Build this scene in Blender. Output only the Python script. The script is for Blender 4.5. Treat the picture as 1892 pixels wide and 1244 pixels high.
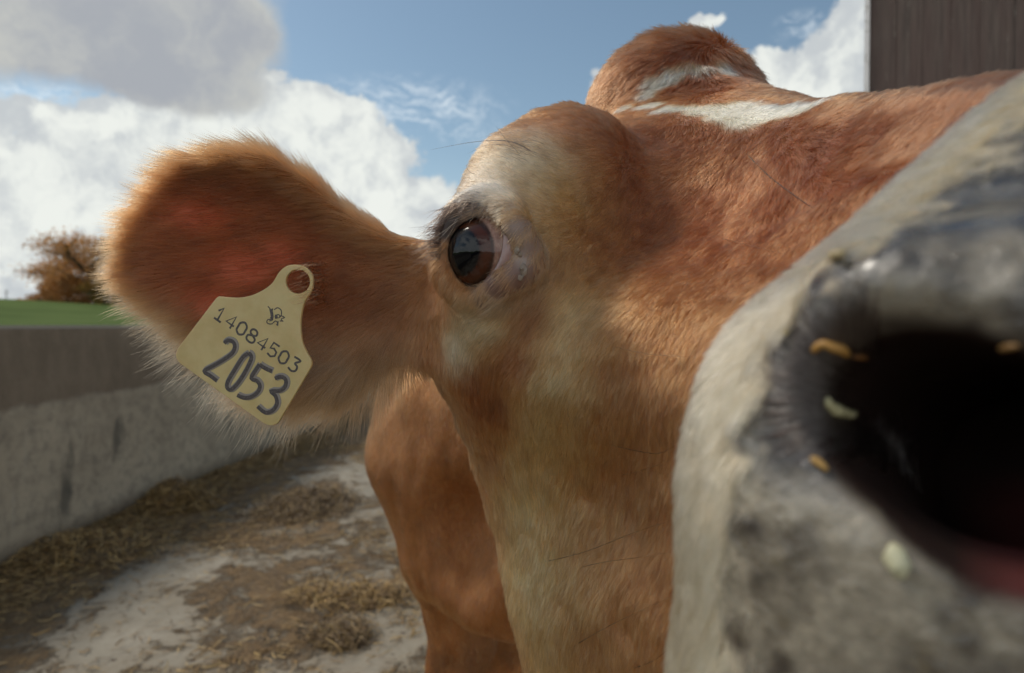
import bpy, math, random, time
import numpy as np
from mathutils import Vector, Matrix
from mathutils.bvhtree import BVHTree
T0 = time.time()
for o in list(bpy.data.objects): bpy.data.objects.remove(o)
SC = bpy.context.scene
COL = SC.collection
R = math.radians
rng = np.random.default_rng(7); random.seed(7)

# ------------------------------------------------------------------ camera, world, sun
F = 1104.0                                   # focal length in pixels of the 1892 px wide photograph
CAMZ = 1.15
PITCH = -1.14
cd = bpy.data.cameras.new('camera'); cam = bpy.data.objects.new('camera', cd); COL.objects.link(cam)
cam.location = (0, 0, CAMZ); cam.rotation_euler = (R(90 + PITCH), 0, 0)
cd.sensor_width = 36; cd.lens = 36 * F / 1892; cd.clip_start = 0.01; cd.clip_end = 3000
cd.dof.use_dof = True; cd.dof.focus_distance = 0.36; cd.dof.aperture_fstop = 7.5
SC.camera = cam
SC.view_settings.view_transform = 'Standard'; SC.view_settings.look = 'None'
SC.view_settings.gamma = 1; SC.view_settings.use_curve_mapping = False
SC.view_settings.exposure = 0.0
SC.cycles.use_denoising = True
SC.cycles.max_bounces = 7; SC.cycles.diffuse_bounces = 3; SC.cycles.glossy_bounces = 3
SC.cycles.transmission_bounces = 5; SC.cycles.transparent_max_bounces = 8
SC.cycles_curves.shape = 'RIBBONS'

CP, SP = math.cos(R(PITCH)), math.sin(R(PITCH))
def P(px, py, d):                            # a point seen at a pixel of the photograph, d metres deep
    x = (px - 946) / F * d; u = (622 - py) / F * d
    return np.array([x, d * CP - u * SP, CAMZ + d * SP + u * CP])
def Dv(dx, dy, dz=0.0):                      # image-plane direction (right, down, away) in world axes
    return np.array([dx, dz * CP + dy * SP, -dy * CP + dz * SP])

SUN_EL, SUN_AZ = R(54), R(-72)               # azimuth from +Y towards +X
SUN_DIR = np.array([math.sin(SUN_AZ) * math.cos(SUN_EL), math.cos(SUN_AZ) * math.cos(SUN_EL), math.sin(SUN_EL)])
sl = bpy.data.lights.new('sun', 'SUN'); so = bpy.data.objects.new('sun', sl); COL.objects.link(so)
sl.energy = 2.0; sl.angle = R(13); sl.color = (1, .93, .82)
so.rotation_euler = Vector(SUN_DIR).to_track_quat('Z', 'Y').to_euler()

class NT:
    def __init__(s, tree): s.t = tree; s.n = tree.nodes; s.l = tree.links
    def new(s, kind, ins=None, **props):
        n = s.n.new(kind)
        for k, v in props.items(): setattr(n, k, v)
        for k, v in (ins or {}).items(): s.put(n.inputs[k], v)
        return n
    def put(s, sock, v):
        if isinstance(v, bpy.types.NodeSocket): s.l.new(v, sock)
        elif isinstance(v, bpy.types.Node): s.l.new(v.outputs[0], sock)
        elif v is not None: sock.default_value = v
    def math(s, op, a, b=None, c=None, clamp=False):
        n = s.n.new('ShaderNodeMath'); n.operation = op; n.use_clamp = clamp
        for i, v in enumerate((a, b, c)):
            if v is not None: s.put(n.inputs[i], v)
        return n.outputs[0]
    def vec(s, op, a, b=None, scale=None):
        n = s.n.new('ShaderNodeVectorMath'); n.operation = op
        s.put(n.inputs[0], a)
        if b is not None: s.put(n.inputs[1], b)
        if scale is not None: s.put(n.inputs['Scale'], scale)
        return n.outputs['Value'] if op in ('LENGTH', 'DOT_PRODUCT', 'DISTANCE') else n.outputs[0]
    def mix(s, f, a, b, blend='MIX'):
        n = s.n.new('ShaderNodeMix'); n.data_type = 'RGBA'; n.blend_type = blend
        s.put(n.inputs[0], f)
        for i, v in ((6, a), (7, b)):
            if isinstance(v, tuple) and len(v) == 3: v = v + (1,)
            s.put(n.inputs[i], v)
        return n.outputs[2]
    def noise(s, vec, scale, detail=4, rough=.55, dist=0.0, out=0):
        n = s.new('ShaderNodeTexNoise', {'Scale': scale, 'Detail': detail, 'Roughness': rough, 'Distortion': dist})
        s.put(n.inputs['Vector'], vec); return n.outputs[out]
    def ramp(s, f, lo, hi, a=0.0, b=1.0, smooth=True):
        n = s.new('ShaderNodeMapRange'); n.interpolation_type = 'SMOOTHSTEP' if smooth else 'LINEAR'
        for i, v in enumerate((f, lo, hi, a, b)): s.put(n.inputs[i], v)
        return n.outputs[0]

def srgb(r, g, b):
    f = lambda c: ((c / 255) / 12.92 if c / 255 <= .04045 else ((c / 255 + .055) / 1.055) ** 2.4)
    return (f(r), f(g), f(b))

def build_world():
    w = bpy.data.worlds.new('World'); SC.world = w; w.use_nodes = True
    t = NT(w.node_tree); w.node_tree.nodes.clear()
    sky = t.new('ShaderNodeTexSky', sky_type='NISHITA', sun_disc=False, sun_elevation=SUN_EL, sun_rotation=SUN_AZ,
                air_density=1.0, dust_density=0.6, ozone_density=1.3)
    d = t.new('ShaderNodeTexCoord').outputs['Generated']
    d = t.vec('NORMALIZE', d)
    wob = t.vec('SCALE', t.vec('SUBTRACT', t.noise(d, 7, 6, .62, out=1), (.5, .5, .5)), scale=.12)
    dd = t.vec('ADD', d, wob)
    sep = t.new('ShaderNodeSeparateXYZ', {0: d})
    def blobs(lst, src):
        out = None
        for (px, py, rx, ry) in lst:
            c = P(px, py, 1.0) - np.array([0, 0, CAMZ]); L = np.linalg.norm(c); c = c / L
            v = t.vec('SUBTRACT', src, tuple(c))
            v = t.vec('MULTIPLY', v, (F * L / rx, 1.2 * F * L / max(rx, ry), F * L / ry))
            b = t.math('SUBTRACT', 1.0, t.vec('LENGTH', v))
            out = b if out is None else t.math('SMOOTH_MAX', out, b, .25)
        return out
    n1 = t.math('SUBTRACT', t.noise(d, 9, 10, .62), .5)
    n2 = t.math('SUBTRACT', t.noise(dd, 30, 8, .6), .5)
    # white cumulus
    wh = blobs([(360, 315, 290, 125), (120, 430, 330, 165), (480, 230, 210, 90), (610, 210, 70, 52), (650, 330, 130, 100), (740, 370, 110, 60), (500, 430, 400, 180), (215, 235, 130, 40),
                (1000, 450, 400, 110), (1440, 150, 90, 60), (1560, 110, 110, 90), (1520, 200, 170, 90), (1700, 200, 260, 160), (1310, 48, 42, 20), (1130, 160, 42, 40),
                (90, 215, 70, 26), (505, 145, 26, 16), (-300, 300, 380, 250), (2300, 300, 500, 200)], dd)
    wd = t.math('ADD', wh, t.math('MULTIPLY', n2, .8))
    wmask = t.ramp(wd, -.06, .1)
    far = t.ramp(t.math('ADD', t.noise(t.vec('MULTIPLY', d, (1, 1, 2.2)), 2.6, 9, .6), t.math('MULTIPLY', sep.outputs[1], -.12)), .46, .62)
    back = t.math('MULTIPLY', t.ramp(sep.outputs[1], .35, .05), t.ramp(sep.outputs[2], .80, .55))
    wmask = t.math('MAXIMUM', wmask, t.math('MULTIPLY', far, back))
    # grey cloud overhead on the left
    gr = blobs([(200, 40, 330, 120), (430, 60, 95, 95), (60, 20, 320, 115), (330, 150, 190, 60), (-200, 0, 300, 140), (150, -200, 420, 200)], t.vec('ADD', d, t.vec('SCALE', wob, scale=.5)))
    gmask = t.ramp(t.math('ADD', gr, t.math('MULTIPLY', n1, .35)), -.05, .3)
    # cirrus streaks
    ci = blobs([(760, 195, 210, 55), (90, 190, 140, 50), (850, 240, 120, 30), (1480, 50, 60, 30), (720, 250, 60, 35)], d)
    cn = t.noise(t.vec('MULTIPLY', dd, (1, 1, 3.5)), 22, 8, .66, .4)
    cmask = t.math('MULTIPLY', t.ramp(ci, -.1, .7), t.ramp(cn, .4, .75, 0, .75))
    haze = t.ramp(sep.outputs[2], .30, -.02, 0, .30)
    white, grey = srgb(212, 215, 210), srgb(160, 164, 166)
    skyc = t.vec('SCALE', sky.outputs[0], scale=.088)
    skyc = t.vec('MULTIPLY', skyc, (1.16, 1.14, .97))
    base = t.mix(haze, skyc, (.6, .68, .74))
    base = t.mix(cmask, base, (.62, .68, .72))
    sh = t.ramp(t.math('ADD', t.noise(t.vec('ADD', dd, (.02, 0, .035)), 11, 7, .6), t.math('MULTIPLY', wd, .14)), .42, .66)
    wc = t.mix(sh, srgb(176, 181, 184), white)
    wc = t.vec('SCALE', wc, scale=t.ramp(sep.outputs[1], .15, -.35, 1.0, 1.9))  # unseen clouds behind the camera brightened as added fill on the face
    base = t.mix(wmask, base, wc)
    gc = t.mix(t.ramp(t.noise(dd, 6, 6, .6), .35, .65), srgb(150, 154, 160), srgb(178, 179, 174))
    base = t.mix(gmask, base, gc)
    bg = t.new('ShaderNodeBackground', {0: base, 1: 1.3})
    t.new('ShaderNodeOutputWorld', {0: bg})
build_world()

# ------------------------------------------------------------------ helpers
def link(name, data, parent=None, mat=None, label=None, cat=None, group=None, kind=None):
    o = bpy.data.objects.new(name, data); COL.objects.link(o)
    if parent: o.parent = parent
    if mat and data is not None:
        for m in (mat if isinstance(mat, (list, tuple)) else [mat]): data.materials.append(m)
    tag(o, label, cat, group, kind); return o
def tag(o, label=None, cat=None, group=None, kind=None):
    if label: o['label'] = label
    if cat: o['category'] = cat
    if group: o['group'] = group
    if kind: o['kind'] = kind
    return o
def empty(name, loc, label, cat, group=None):
    o = link(name, None, label=label, cat=cat, group=group); o.location = loc; bpy.context.view_layer.update(); return o
def child(o, root):                          # keep world placement
    o.parent = root; o.matrix_parent_inverse = Matrix.Translation(-root.location); return o
def mesh_np(name, V, Fc, smooth=True):
    me = bpy.data.meshes.new(name); V = np.asarray(V, dtype=np.float32)
    if isinstance(Fc, np.ndarray):
        k = Fc.shape[1]; n = len(Fc)
        me.vertices.add(len(V)); me.vertices.foreach_set('co', V.ravel())
        me.loops.add(n * k); me.loops.foreach_set('vertex_index', Fc.astype(np.int32).ravel())
        me.polygons.add(n); me.polygons.foreach_set('loop_start', np.arange(0, n * k, k, dtype=np.int32))
        me.update(calc_edges=True); me.validate()
    else: me.from_pydata([tuple(v) for v in V], [], Fc); me.update()
    if smooth: me.polygons.foreach_set('use_smooth', [True] * len(me.polygons))
    return me
class MB:                                     # collects simple solids into one mesh
    def __init__(s): s.v = []; s.f = []
    def box(s, lo, hi):
        b = len(s.v); (x0, y0, z0), (x1, y1, z1) = lo, hi
        s.v += [(x0, y0, z0), (x1, y0, z0), (x1, y1, z0), (x0, y1, z0), (x0, y0, z1), (x1, y0, z1), (x1, y1, z1), (x0, y1, z1)]
        s.f += [tuple(b + i for i in q) for q in ((0, 3, 2, 1), (4, 5, 6, 7), (0, 1, 5, 4), (1, 2, 6, 5), (2, 3, 7, 6), (3, 0, 4, 7))]
    def tube(s, pts, rad, n=6):
        pts = [np.asarray(p, float) for p in pts]; rad = rad if hasattr(rad, '__len__') else [rad] * len(pts)
        b = len(s.v); ref = np.array([.31, .17, .93])
        for i, p in enumerate(pts):
            t = pts[min(i + 1, len(pts) - 1)] - pts[max(i - 1, 0)]; t /= np.linalg.norm(t) + 1e-9
            u = np.cross(t, ref); u /= np.linalg.norm(u) + 1e-9; w = np.cross(t, u)
            for j in range(n):
                a = 2 * math.pi * j / n; s.v.append(tuple(p + rad[i] * (u * math.cos(a) + w * math.sin(a))))
        for i in range(len(pts) - 1):
            for j in range(n):
                s.f.append((b + i * n + j, b + i * n + (j + 1) % n, b + (i + 1) * n + (j + 1) % n, b + (i + 1) * n + j))
        s.f.append(tuple(b + j for j in range(n))[::-1]); s.f.append(tuple(b + (len(pts) - 1) * n + j for j in range(n)))
    def build(s, name, smooth=False):
        me = bpy.data.meshes.new(name); me.from_pydata(s.v, [], s.f); me.update()
        if smooth: me.polygons.foreach_set('use_smooth', [True] * len(me.polygons))
        return me
def material(name):
    m = bpy.data.materials.new(name); m.use_nodes = True
    t = NT(m.node_tree); b = m.node_tree.nodes['Principled BSDF']; return m, t, b
def vnoise(p, scale, seed=0):                # value noise on points, 0..1
    q = p * scale + seed * 17.3; i = np.floor(q).astype(np.int64); f = q - i; f = f * f * (3 - 2 * f)
    def h(ix, iy, iz):
        n = (ix * 374761393 + iy * 668265263 + iz * 2147483647 + seed * 1013) & 0xffffffff
        n = ((n ^ (n >> 13)) * 1274126177) & 0xffffffff; return ((n ^ (n >> 16)) & 0xffff) / 65535.0
    r = 0
    for a in (0, 1):
        for b in (0, 1):
            for c in (0, 1):
                w = (f[:, 0] if a else 1 - f[:, 0]) * (f[:, 1] if b else 1 - f[:, 1]) * (f[:, 2] if c else 1 - f[:, 2])
                r = r + w * h(i[:, 0] + a, i[:, 1] + b, i[:, 2] + c)
    return r

# ------------------------------------------------------------------ the cow's body as one distance field
PR = []                                       # (op, blend, function, lo, hi)
def smin(a, b, k):
    h = np.maximum(k - np.abs(a - b), 0) / k; return np.minimum(a, b) - h * h * k * .25
def add(op, k, fn, lo, hi):
    m = max(k, .01) + .03; PR.append((op, k, fn, np.asarray(lo) - m, np.asarray(hi) + m))
def ell(c, r, k=.03, op='u', rot=None):
    c = np.asarray(c, float); r = np.asarray([r] * 3 if np.isscalar(r) else r, float)
    M = np.array(rot) if rot is not None else None
    def fn(x, y, z):
        X, Y, Z = x - c[0], y - c[1], z - c[2]
        if M is not None: X, Y, Z = (M[0][0] * X + M[0][1] * Y + M[0][2] * Z, M[1][0] * X + M[1][1] * Y + M[1][2] * Z, M[2][0] * X + M[2][1] * Y + M[2][2] * Z)
        a = np.sqrt((X / r[0]) ** 2 + (Y / r[1]) ** 2 + (Z / r[2]) ** 2)
        b = np.sqrt((X / r[0] ** 2) ** 2 + (Y / r[1] ** 2) ** 2 + (Z / r[2] ** 2) ** 2) + 1e-9
        return a * (a - 1) / b
    e = r if rot is None else np.array([max(r)] * 3)
    add(op, k, fn, c - e, c + e)
def cone(a, b, ra, rb, k=.03, op='u'):
    a = np.asarray(a, float); b = np.asarray(b, float); ba = b - a; L = ba @ ba
    def fn(x, y, z):
        t = np.clip(((x - a[0]) * ba[0] + (y - a[1]) * ba[1] + (z - a[2]) * ba[2]) / L, 0, 1)
        return np.sqrt((x - a[0] - t * ba[0]) ** 2 + (y - a[1] - t * ba[1]) ** 2 + (z - a[2] - t * ba[2]) ** 2) - (ra + t * (rb - ra))
    m = max(ra, rb); add(op, k, fn, np.minimum(a, b) - m, np.maximum(a, b) + m)
def poly2d(u, v, poly):
    d = np.full(np.broadcast(u, v).shape, 1e9); s = np.ones(d.shape)
    n = len(poly)
    for i in range(n):
        a, b = poly[i], poly[i - 1]; ex, ey = b[0] - a[0], b[1] - a[1]; wx, wy = u - a[0], v - a[1]
        t = np.clip((wx * ex + wy * ey) / (ex * ex + ey * ey), 0, 1)
        d = np.minimum(d, (wx - ex * t) ** 2 + (wy - ey * t) ** 2)
        c1, c2, c3 = v >= a[1], v < b[1], ex * wy > ey * wx
        s = np.where((c1 & c2 & c3) | (~c1 & ~c2 & ~c3), -s, s)
    return s * np.sqrt(d)

# --- torso and legs (far behind the head)
def W(x, y, z): return np.array([x, y, z])
ell(W(.07, 1.95, .90), (.32, .85, .35), .1)
ell(W(.01, 1.10, .92), (.262, .26, .30), .08)
ell(W(.00, .98, .78), (.15, .15, .13), .06)
ell(W(.10, 2.65, .98), (.27, .33, .30), .1)
cone(W(.15, .62, 1.17), W(.06, 1.05, 1.02), .105, .19, .10)
ell(P(852, 1010, .84), (.045, .06, .07), .09, 's')
cone(W(-.110, 1.10, .80), W(-.096, 1.10, .43), .095, .045, .05)
cone(W(-.096, 1.10, .43), W(-.094, 1.13, .12), .045, .032, .03)
cone(W(-.094, 1.12, .10), W(-.096, 1.09, .035), .042, .055, .02)
cone(W(.05, 1.22, .80), W(-.015, 1.23, .43), .10, .054, .05)
cone(W(-.015, 1.23, .43), W(.01, 1.28, .12), .047, .034, .03)
cone(W(.01, 1.27, .10), W(.01, 1.24, .035), .042, .055, .02)
for sx in (-.08, .28):
    cone(W(sx, 2.7, .85), W(sx, 2.68, .50), .15, .07, .08); cone(W(sx, 2.68, .50), W(sx, 2.86, .42), .06, .055, .03)
    cone(W(sx, 2.85, .44), W(sx, 2.76, .10), .05, .034, .04); cone(W(sx, 2.76, .10), W(sx, 2.72, .035), .042, .056, .02)
cone(W(.10, 2.95, 1.16), W(.10, 3.02, .55), .03, .015, .04); ell(W(.10, 3.02, .45), (.03, .03, .12), .04)
ell(W(.1, 2.42, .62), (.15, .2, .14), .06)
# --- head
EYE = P(905, 470, .335); ER = .0235
ell(P(1280, 395, .51), (.103, .10, .095), .05)                 # cranium
ell(P(1250, 225, .52), (.072, .055, .071), .022)
ell(P(1195, 235, .53), (.048, .05, .045), .03)               # poll
ell(P(1180, 480, .47), .09, .05)
ell(P(1045, 345, .405), (.049, .055, .051), .03)
ell(P(945, 350, .375), (.022, .03, .026), .03)              # orbit
ell(P(937, 490, .357), (.0375, .034, .044), .045)                # around the eye
ell(P(1052, 625, .44), (.096, .08, .075), .05)
ell(P(905, 640, .40), (.026, .03, .05), .04)                  # upper cheek
ell(P(1130, 840, .47), (.104, .10, .105), .06)                 # masseter
ell(P(1190, 1120, .455), (.090, .10, .11), .06)                # jaw angle
cone(P(1400, 440, .48), P(1930, 440, .235), .098, .062, .05)   # bridge of the nose
cone(P(1230, 700, .44), P(1700, 800, .23), .092, .066, .06)    # side of the face
cone(P(1220, 1120, .43), P(1760, 1180, .20), .085, .05, .05)   # lower jaw
cone(P(1040, 700, .36), P(1230, 650, .33), .012, .02, .05)     # facial crest
cone(P(1580, 1040, .170), P(1525, 1420, .175), .0445, .045, .03)   # muzzle
cone(P(1640, 800, .170), P(2080, 410, .165), .050, .0465, .03)
cone(P(1760, 1000, .165), P(2200, 800, .16), .055, .062, .02)
cone(P(1760, 1200, .17), P(2200, 1250, .17), .058, .06, .02)
NV = P(1, 1, 1)
def M(px, py, d): return P(px, py, d)
# nostril: alar ridge, deep comma-shaped opening
cone(M(1680, 600, .130), M(1980, 610, .118), .018, .022, .03)
cone(M(1490, 690, .112), M(1640, 730, .120), .0065, .011, .026, 's')
cone(M(1640, 730, .118), M(1860, 850, .120), .010, .0185, .010, 's')
cone(M(1860, 850, .120), M(2100, 890, .125), .0185, .018, .010, 's')
cone(M(1720, 780, .13), M(1960, 900, .17), .017, .03, .01, 's')
# eye opening and lids
OPEN0 = [(819, 470), (822, 432), (834, 404), (852, 391), (873, 387), (895, 391), (915, 401), (931, 418), (944, 438), (958, 458), (966, 474), (958, 488), (938, 497),
        (916, 508), (898, 522), (880, 536), (862, 545), (846, 532), (830, 512), (821, 492)]
EYEC = EYE
OPEN = [(880 + (px - 880) * (1 + (24 if px < 880 else 10) / 70), 466 + (py - 466) * (1 + 28 / 74)) for px, py in OPEN0]
def on_eye(px, py, rr):
    o = np.array([0, 0, CAMZ]); d = P(px, py, 1.0) - o; d /= np.linalg.norm(d); oc = o - EYEC; b = oc @ d; c = oc @ oc - rr * rr; q = b * b - c
    if q > 0: return o + d * (-b - math.sqrt(q))
    p = o - d * b; return EYEC + (p - EYEC) / np.linalg.norm(p - EYEC) * rr
ax = np.array([0, 0, CAMZ]) - EYEC; ax /= np.linalg.norm(ax)
eu = np.cross(ax, [0, 0, 1]); eu /= np.linalg.norm(eu); ev = np.cross(eu, ax)
OP3 = [on_eye(px, py, ER + .0015) for px, py in OPEN]
def eye_cut(x, y, z):
    X, Y, Z = x - EYEC[0], y - EYEC[1], z - EYEC[2]
    w = X * ax[0] + Y * ax[1] + Z * ax[2]; s = 1 - w / .335
    u = (X * eu[0] + Y * eu[1] + Z * eu[2]) / s; v = (X * ev[0] + Y * ev[1] + Z * ev[2]) / s
    pol = []
    for p in OP3:
        q = p - EYEC; ww = q @ ax; pol.append(((q @ eu) / (1 - ww / .335), (q @ ev) / (1 - ww / .335)))
    return np.maximum(poly2d(u, v, pol), -w - .002)
def eye_ball(x, y, z): return np.sqrt((x - EYEC[0]) ** 2 + (y - EYEC[1]) ** 2 + (z - EYEC[2]) ** 2) - (ER + .0012)
add('s', .003, eye_cut, EYEC - .04, EYEC + .04)
for i in range(len(OP3)):
    a, b = OP3[i], OP3[(i + 1) % len(OP3)]; big = .0040 if OPEN0[i][1] < 440 else .0030
    if OPEN0[i][0] > 935: big = .0024
    cone(a, b, big, big, .014)
add('s', .0012, eye_ball, EYEC - ER, EYEC + ER)
# --- the near ear: a cupped leaf with thickness
EB, ET = P(840, 560, .415), P(190, 478, .36)
EUX = ET - EB; EL = np.linalg.norm(EUX); EUX /= EL
EW = np.array([0, 0, CAMZ]) - (EB + ET) / 2; EW -= EUX * (EW @ EUX); EW /= np.linalg.norm(EW); EV = np.cross(EW, EUX)
if EV[2] < 0: EV = -EV
def ear_depth(px): return .415 + (.36 - .415) * (840 - px) / 650
def ear_uv(px, py):
    o = np.array([0, 0, CAMZ]); d = P(px, py, 1.0) - o; t = ((EB - o) @ EW) / (d @ EW); q = o + d * t - EB
    return (q @ EUX, q @ EV)
EAR_PX = [(860, 470), (800, 450), (735, 440), (680, 412), (640, 385), (590, 345), (545, 316), (500, 292), (440, 285), (380, 294), (320, 312), (270, 352), (238, 398), (220, 445), (212, 485), (230, 525), (270, 562),
          (322, 596), (385, 636), (450, 676), (520, 708), (600, 705), (660, 692), (710, 670), (752, 660), (800, 668), (860, 675)]
def crom(pts, n=4, closed=True):
    pts = [np.asarray(p, float) for p in pts]; out = []; N = len(pts)
    for i in range(N if closed else N - 1):
        a, b, c, d = (pts[(i + j) % N] if closed else pts[min(max(i + j, 0), N - 1)] for j in (-1, 0, 1, 2))
        for k in range(n):
            t = k / n; out.append(.5 * (2 * b + (c - a) * t + (2 * a - 5 * b + 4 * c - d) * t * t + (3 * b - a - 3 * c + d) * t ** 3))
    if not closed: out.append(pts[-1])
    return out
EAR_UV = crom([ear_uv(*p) for p in EAR_PX], 3)
def ear_fn(x, y, z):
    X, Y, Z = x - EB[0], y - EB[1], z - EB[2]
    u = X * EUX[0] + Y * EUX[1] + Z * EUX[2]; v = X * EV[0] + Y * EV[1] + Z * EV[2]; w = X * EW[0] + Y * EW[1] + Z * EW[2]
    d2 = poly2d(u, v, EAR_UV)
    bas = np.clip(1 - u / .10, 0, 1)
    vm = v - .004
    curve = 5.0 * vm * vm * np.clip(u / .06, 0, 1) - .016 * np.sin(np.clip(u / EL, 0, 1) * 3.14) - .02 * np.clip((u / EL - .75) / .25, 0, 1) ** 2
    th = .0042 + .030 * bas ** 2 + .004 * np.clip(1 - u / .17, 0, 1)
    dt = np.abs(w - curve) - th
    q = np.maximum(d2 + .006, -1) ; r = np.maximum(dt, -1)
    return np.where((q > 0) & (r > 0), np.sqrt(np.maximum(q, 0) ** 2 + np.maximum(r, 0) ** 2), np.maximum(q, r)) * .85 - .004
pts = [EB + EUX * uu + EV * vv + EW * ww for uu in (-.02, EL + .01) for vv in (-.09, .09) for ww in (-.06, .06)]
add('u', .022, ear_fn, np.min(pts, 0), np.max(pts, 0))
# the far ear, behind the bridge of the nose
cone(P(1420, 420, .52), P(1560, 470, .60), .04, .03, .03); ell(P(1720, 520, .66), (.085, .012, .045), .02)

def grade(segs):
    out = [segs[0][0]]
    for a, b, h in segs:
        n = max(1, round((b - a) / h)); out += list(np.linspace(a, b, n + 1)[1:])
    return np.array(out)
GX = grade([(-.36, -.285, .012), (-.285, -.04, .0026), (-.04, .012, .0014), (.012, .16, .0020), (.16, .32, .0034), (.32, .50, .012)])
GY = grade([(.04, .20, .0019), (.20, .28, .0026), (.28, .35, .0015), (.35, .44, .0026), (.44, .62, .004), (.62, .8, .010), (.8, 1.3, .011), (1.3, 3.15, .03)])
GZ = grade([(-.03, .46, .013), (.46, .90, .009), (.90, .94, .004), (.94, .98, .0026), (.98, 1.155, .0020), (1.155, 1.23, .0015), (1.23, 1.40, .0026)])
def field_points(pt, prs=None):
    x, y, z = pt[:, 0], pt[:, 1], pt[:, 2]; D = np.full(len(pt), 9.0)
    for op, k, fn, lo, hi in PR:
        m = np.nonzero((x > lo[0]) & (x < hi[0]) & (y > lo[1]) & (y < hi[1]) & (z > lo[2]) & (z < hi[2]))[0]
        if len(m) == 0: continue
        d = fn(x[m], y[m], z[m]); D[m] = smin(D[m], d, k) if op == 'u' else -smin(-D[m], d, k)
    return D
def body_mesh():
    D = np.full((len(GX), len(GY), len(GZ)), .3, dtype=np.float32)
    for op, k, fn, lo, hi in PR:
        sl = tuple(slice(max(0, np.searchsorted(g, lo[i]) - 1), np.searchsorted(g, hi[i]) + 1) for i, g in enumerate((GX, GY, GZ)))
        x, y, z = GX[sl[0]][:, None, None], GY[sl[1]][None, :, None], GZ[sl[2]][None, None, :]
        if 0 in D[sl].shape: continue
        d = fn(x, y, z).astype(np.float32)
        D[sl] = smin(D[sl], d, k) if op == 'u' else -smin(-D[sl], d, k)
    I = D < 0; nx, ny, nz = D.shape
    s = np.zeros((nx - 1, ny - 1, nz - 1), dtype=np.int8); cs = [(a, b, c) for a in (0, 1) for b in (0, 1) for c in (0, 1)]
    for a, b, c in cs: s += I[a:nx - 1 + a, b:ny - 1 + b, c:nz - 1 + c]
    cells = np.argwhere((s > 0) & (s < 8)); idx = np.full(s.shape, -1, dtype=np.int32); idx[tuple(cells.T)] = np.arange(len(cells))
    G = (GX, GY, GZ); acc = np.zeros((len(cells), 3)); cnt = np.zeros(len(cells))
    for p in cs:
        for axis in range(3):
            if p[axis]: continue
            q = list(p); q[axis] = 1
            A = cells + np.array(p); B = cells + np.array(q); da = D[tuple(A.T)]; db = D[tuple(B.T)]; m = (da < 0) != (db < 0)
            t = np.where(m, da / np.where(m, da - db, 1), 0)
            pa = np.stack([G[i][A[:, i]] for i in range(3)], 1); pb = np.stack([G[i][B[:, i]] for i in range(3)], 1)
            acc += np.where(m[:, None], pa + (pb - pa) * t[:, None], 0); cnt += m
    V = acc / cnt[:, None]; Fc = []
    for axis in range(3):
        a = [slice(0, n) for n in (nx, ny, nz)]; b = list(a); a[axis] = slice(0, -1); b[axis] = slice(1, None)
        A = I[tuple(a)]; B = I[tuple(b)]; e = np.argwhere(A != B); o1, o2 = [i for i in range(3) if i != axis]
        e = e[(e[:, o1] > 0) & (e[:, o2] > 0) & (e[:, o1] < (nx, ny, nz)[o1] - 1) & (e[:, o2] < (nx, ny, nz)[o2] - 1)]
        def c(d1, d2):
            q = e.copy(); q[:, o1] -= d1; q[:, o2] -= d2; return idx[tuple(q.T)]
        Q = np.stack([c(1, 1), c(0, 1), c(0, 0), c(1, 0)], 1); inside = A[tuple(e.T)]
        flip = inside if axis != 1 else ~inside
        Q = np.where(flip[:, None], Q, Q[:, ::-1]); Fc.append(Q)
    Fc = np.concatenate(Fc); Fc = Fc[(Fc >= 0).all(1)]
    # drop strays, relax onto the surface
    for it in range(2):
        h = 3e-4; d0 = field_points(V); g = np.stack([field_points(V + np.eye(3)[i] * h) - d0 for i in range(3)], 1) / h
        L = np.maximum((g * g).sum(1), .2); stp = np.clip(-d0 / L, -.002, .002); V = V + g * stp[:, None]
    return V, Fc
bV, bF = body_mesh()
_n0 = mesh_np('tmp', bV, bF); _nn = np.zeros(len(bV) * 3, dtype=np.float32); _n0.vertices.foreach_get('normal', _nn); _nn = _nn.reshape(-1, 3).astype(float); bpy.data.meshes.remove(_n0)
_dd = bV[:, 1]; _far = np.clip((_dd - .6) / .2, 0, 1); _ey = np.clip(np.linalg.norm(bV - EYEC, axis=1) / .03 - 1, 0, 1); _mz = np.clip((_dd - .16) / .05, .25, 1)
_am = (vnoise(bV, 38, 71) - .5) * .0042 + (vnoise(bV, 90, 72) - .5) * .0016
_fa = (vnoise(bV * np.array([1.6, 1, .8]), 11, 73) - .5) * .030 + (vnoise(bV * np.array([1.6, 1, .6]), 30, 74) - .5) * .009
bV = bV + _nn * ((_am * (1 - _far) + _fa * _far) * _ey * _mz)[:, None]
print('body', len(bV), len(bF), round(time.time() - T0, 1))
bme = mesh_np('body', bV, bF)
bN = np.zeros(len(bV) * 3, dtype=np.float32); bme.vertices.foreach_get('normal', bN); bN = bN.reshape(-1, 3).astype(float)
#CLAYSTOP
# ------------------------------------------------------------------ colour of the coat
bvh = BVHTree.FromPolygons([Vector(v) for v in bV], bF.tolist())
def hit(px, py):                              # the point of the skin seen at a pixel, with its normal
    o = Vector((0, 0, CAMZ)); d = Vector(P(px, py, 1.0)) - o; d.normalize()
    p, n, i, dist = bvh.ray_cast(o, d)
    if p is None: return P(px, py, .4), -np.array(d), .4
    return np.array(p), np.array(n), dist
def proj(pt):
    x, y, z = pt[:, 0], pt[:, 1], pt[:, 2] - CAMZ
    d = y * CP + z * SP; u = -y * SP + z * CP; d = np.maximum(d, .01)
    return 946 + F * x / d, 622 - F * u / d, d
BASE = (.42, .212, .10)
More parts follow.
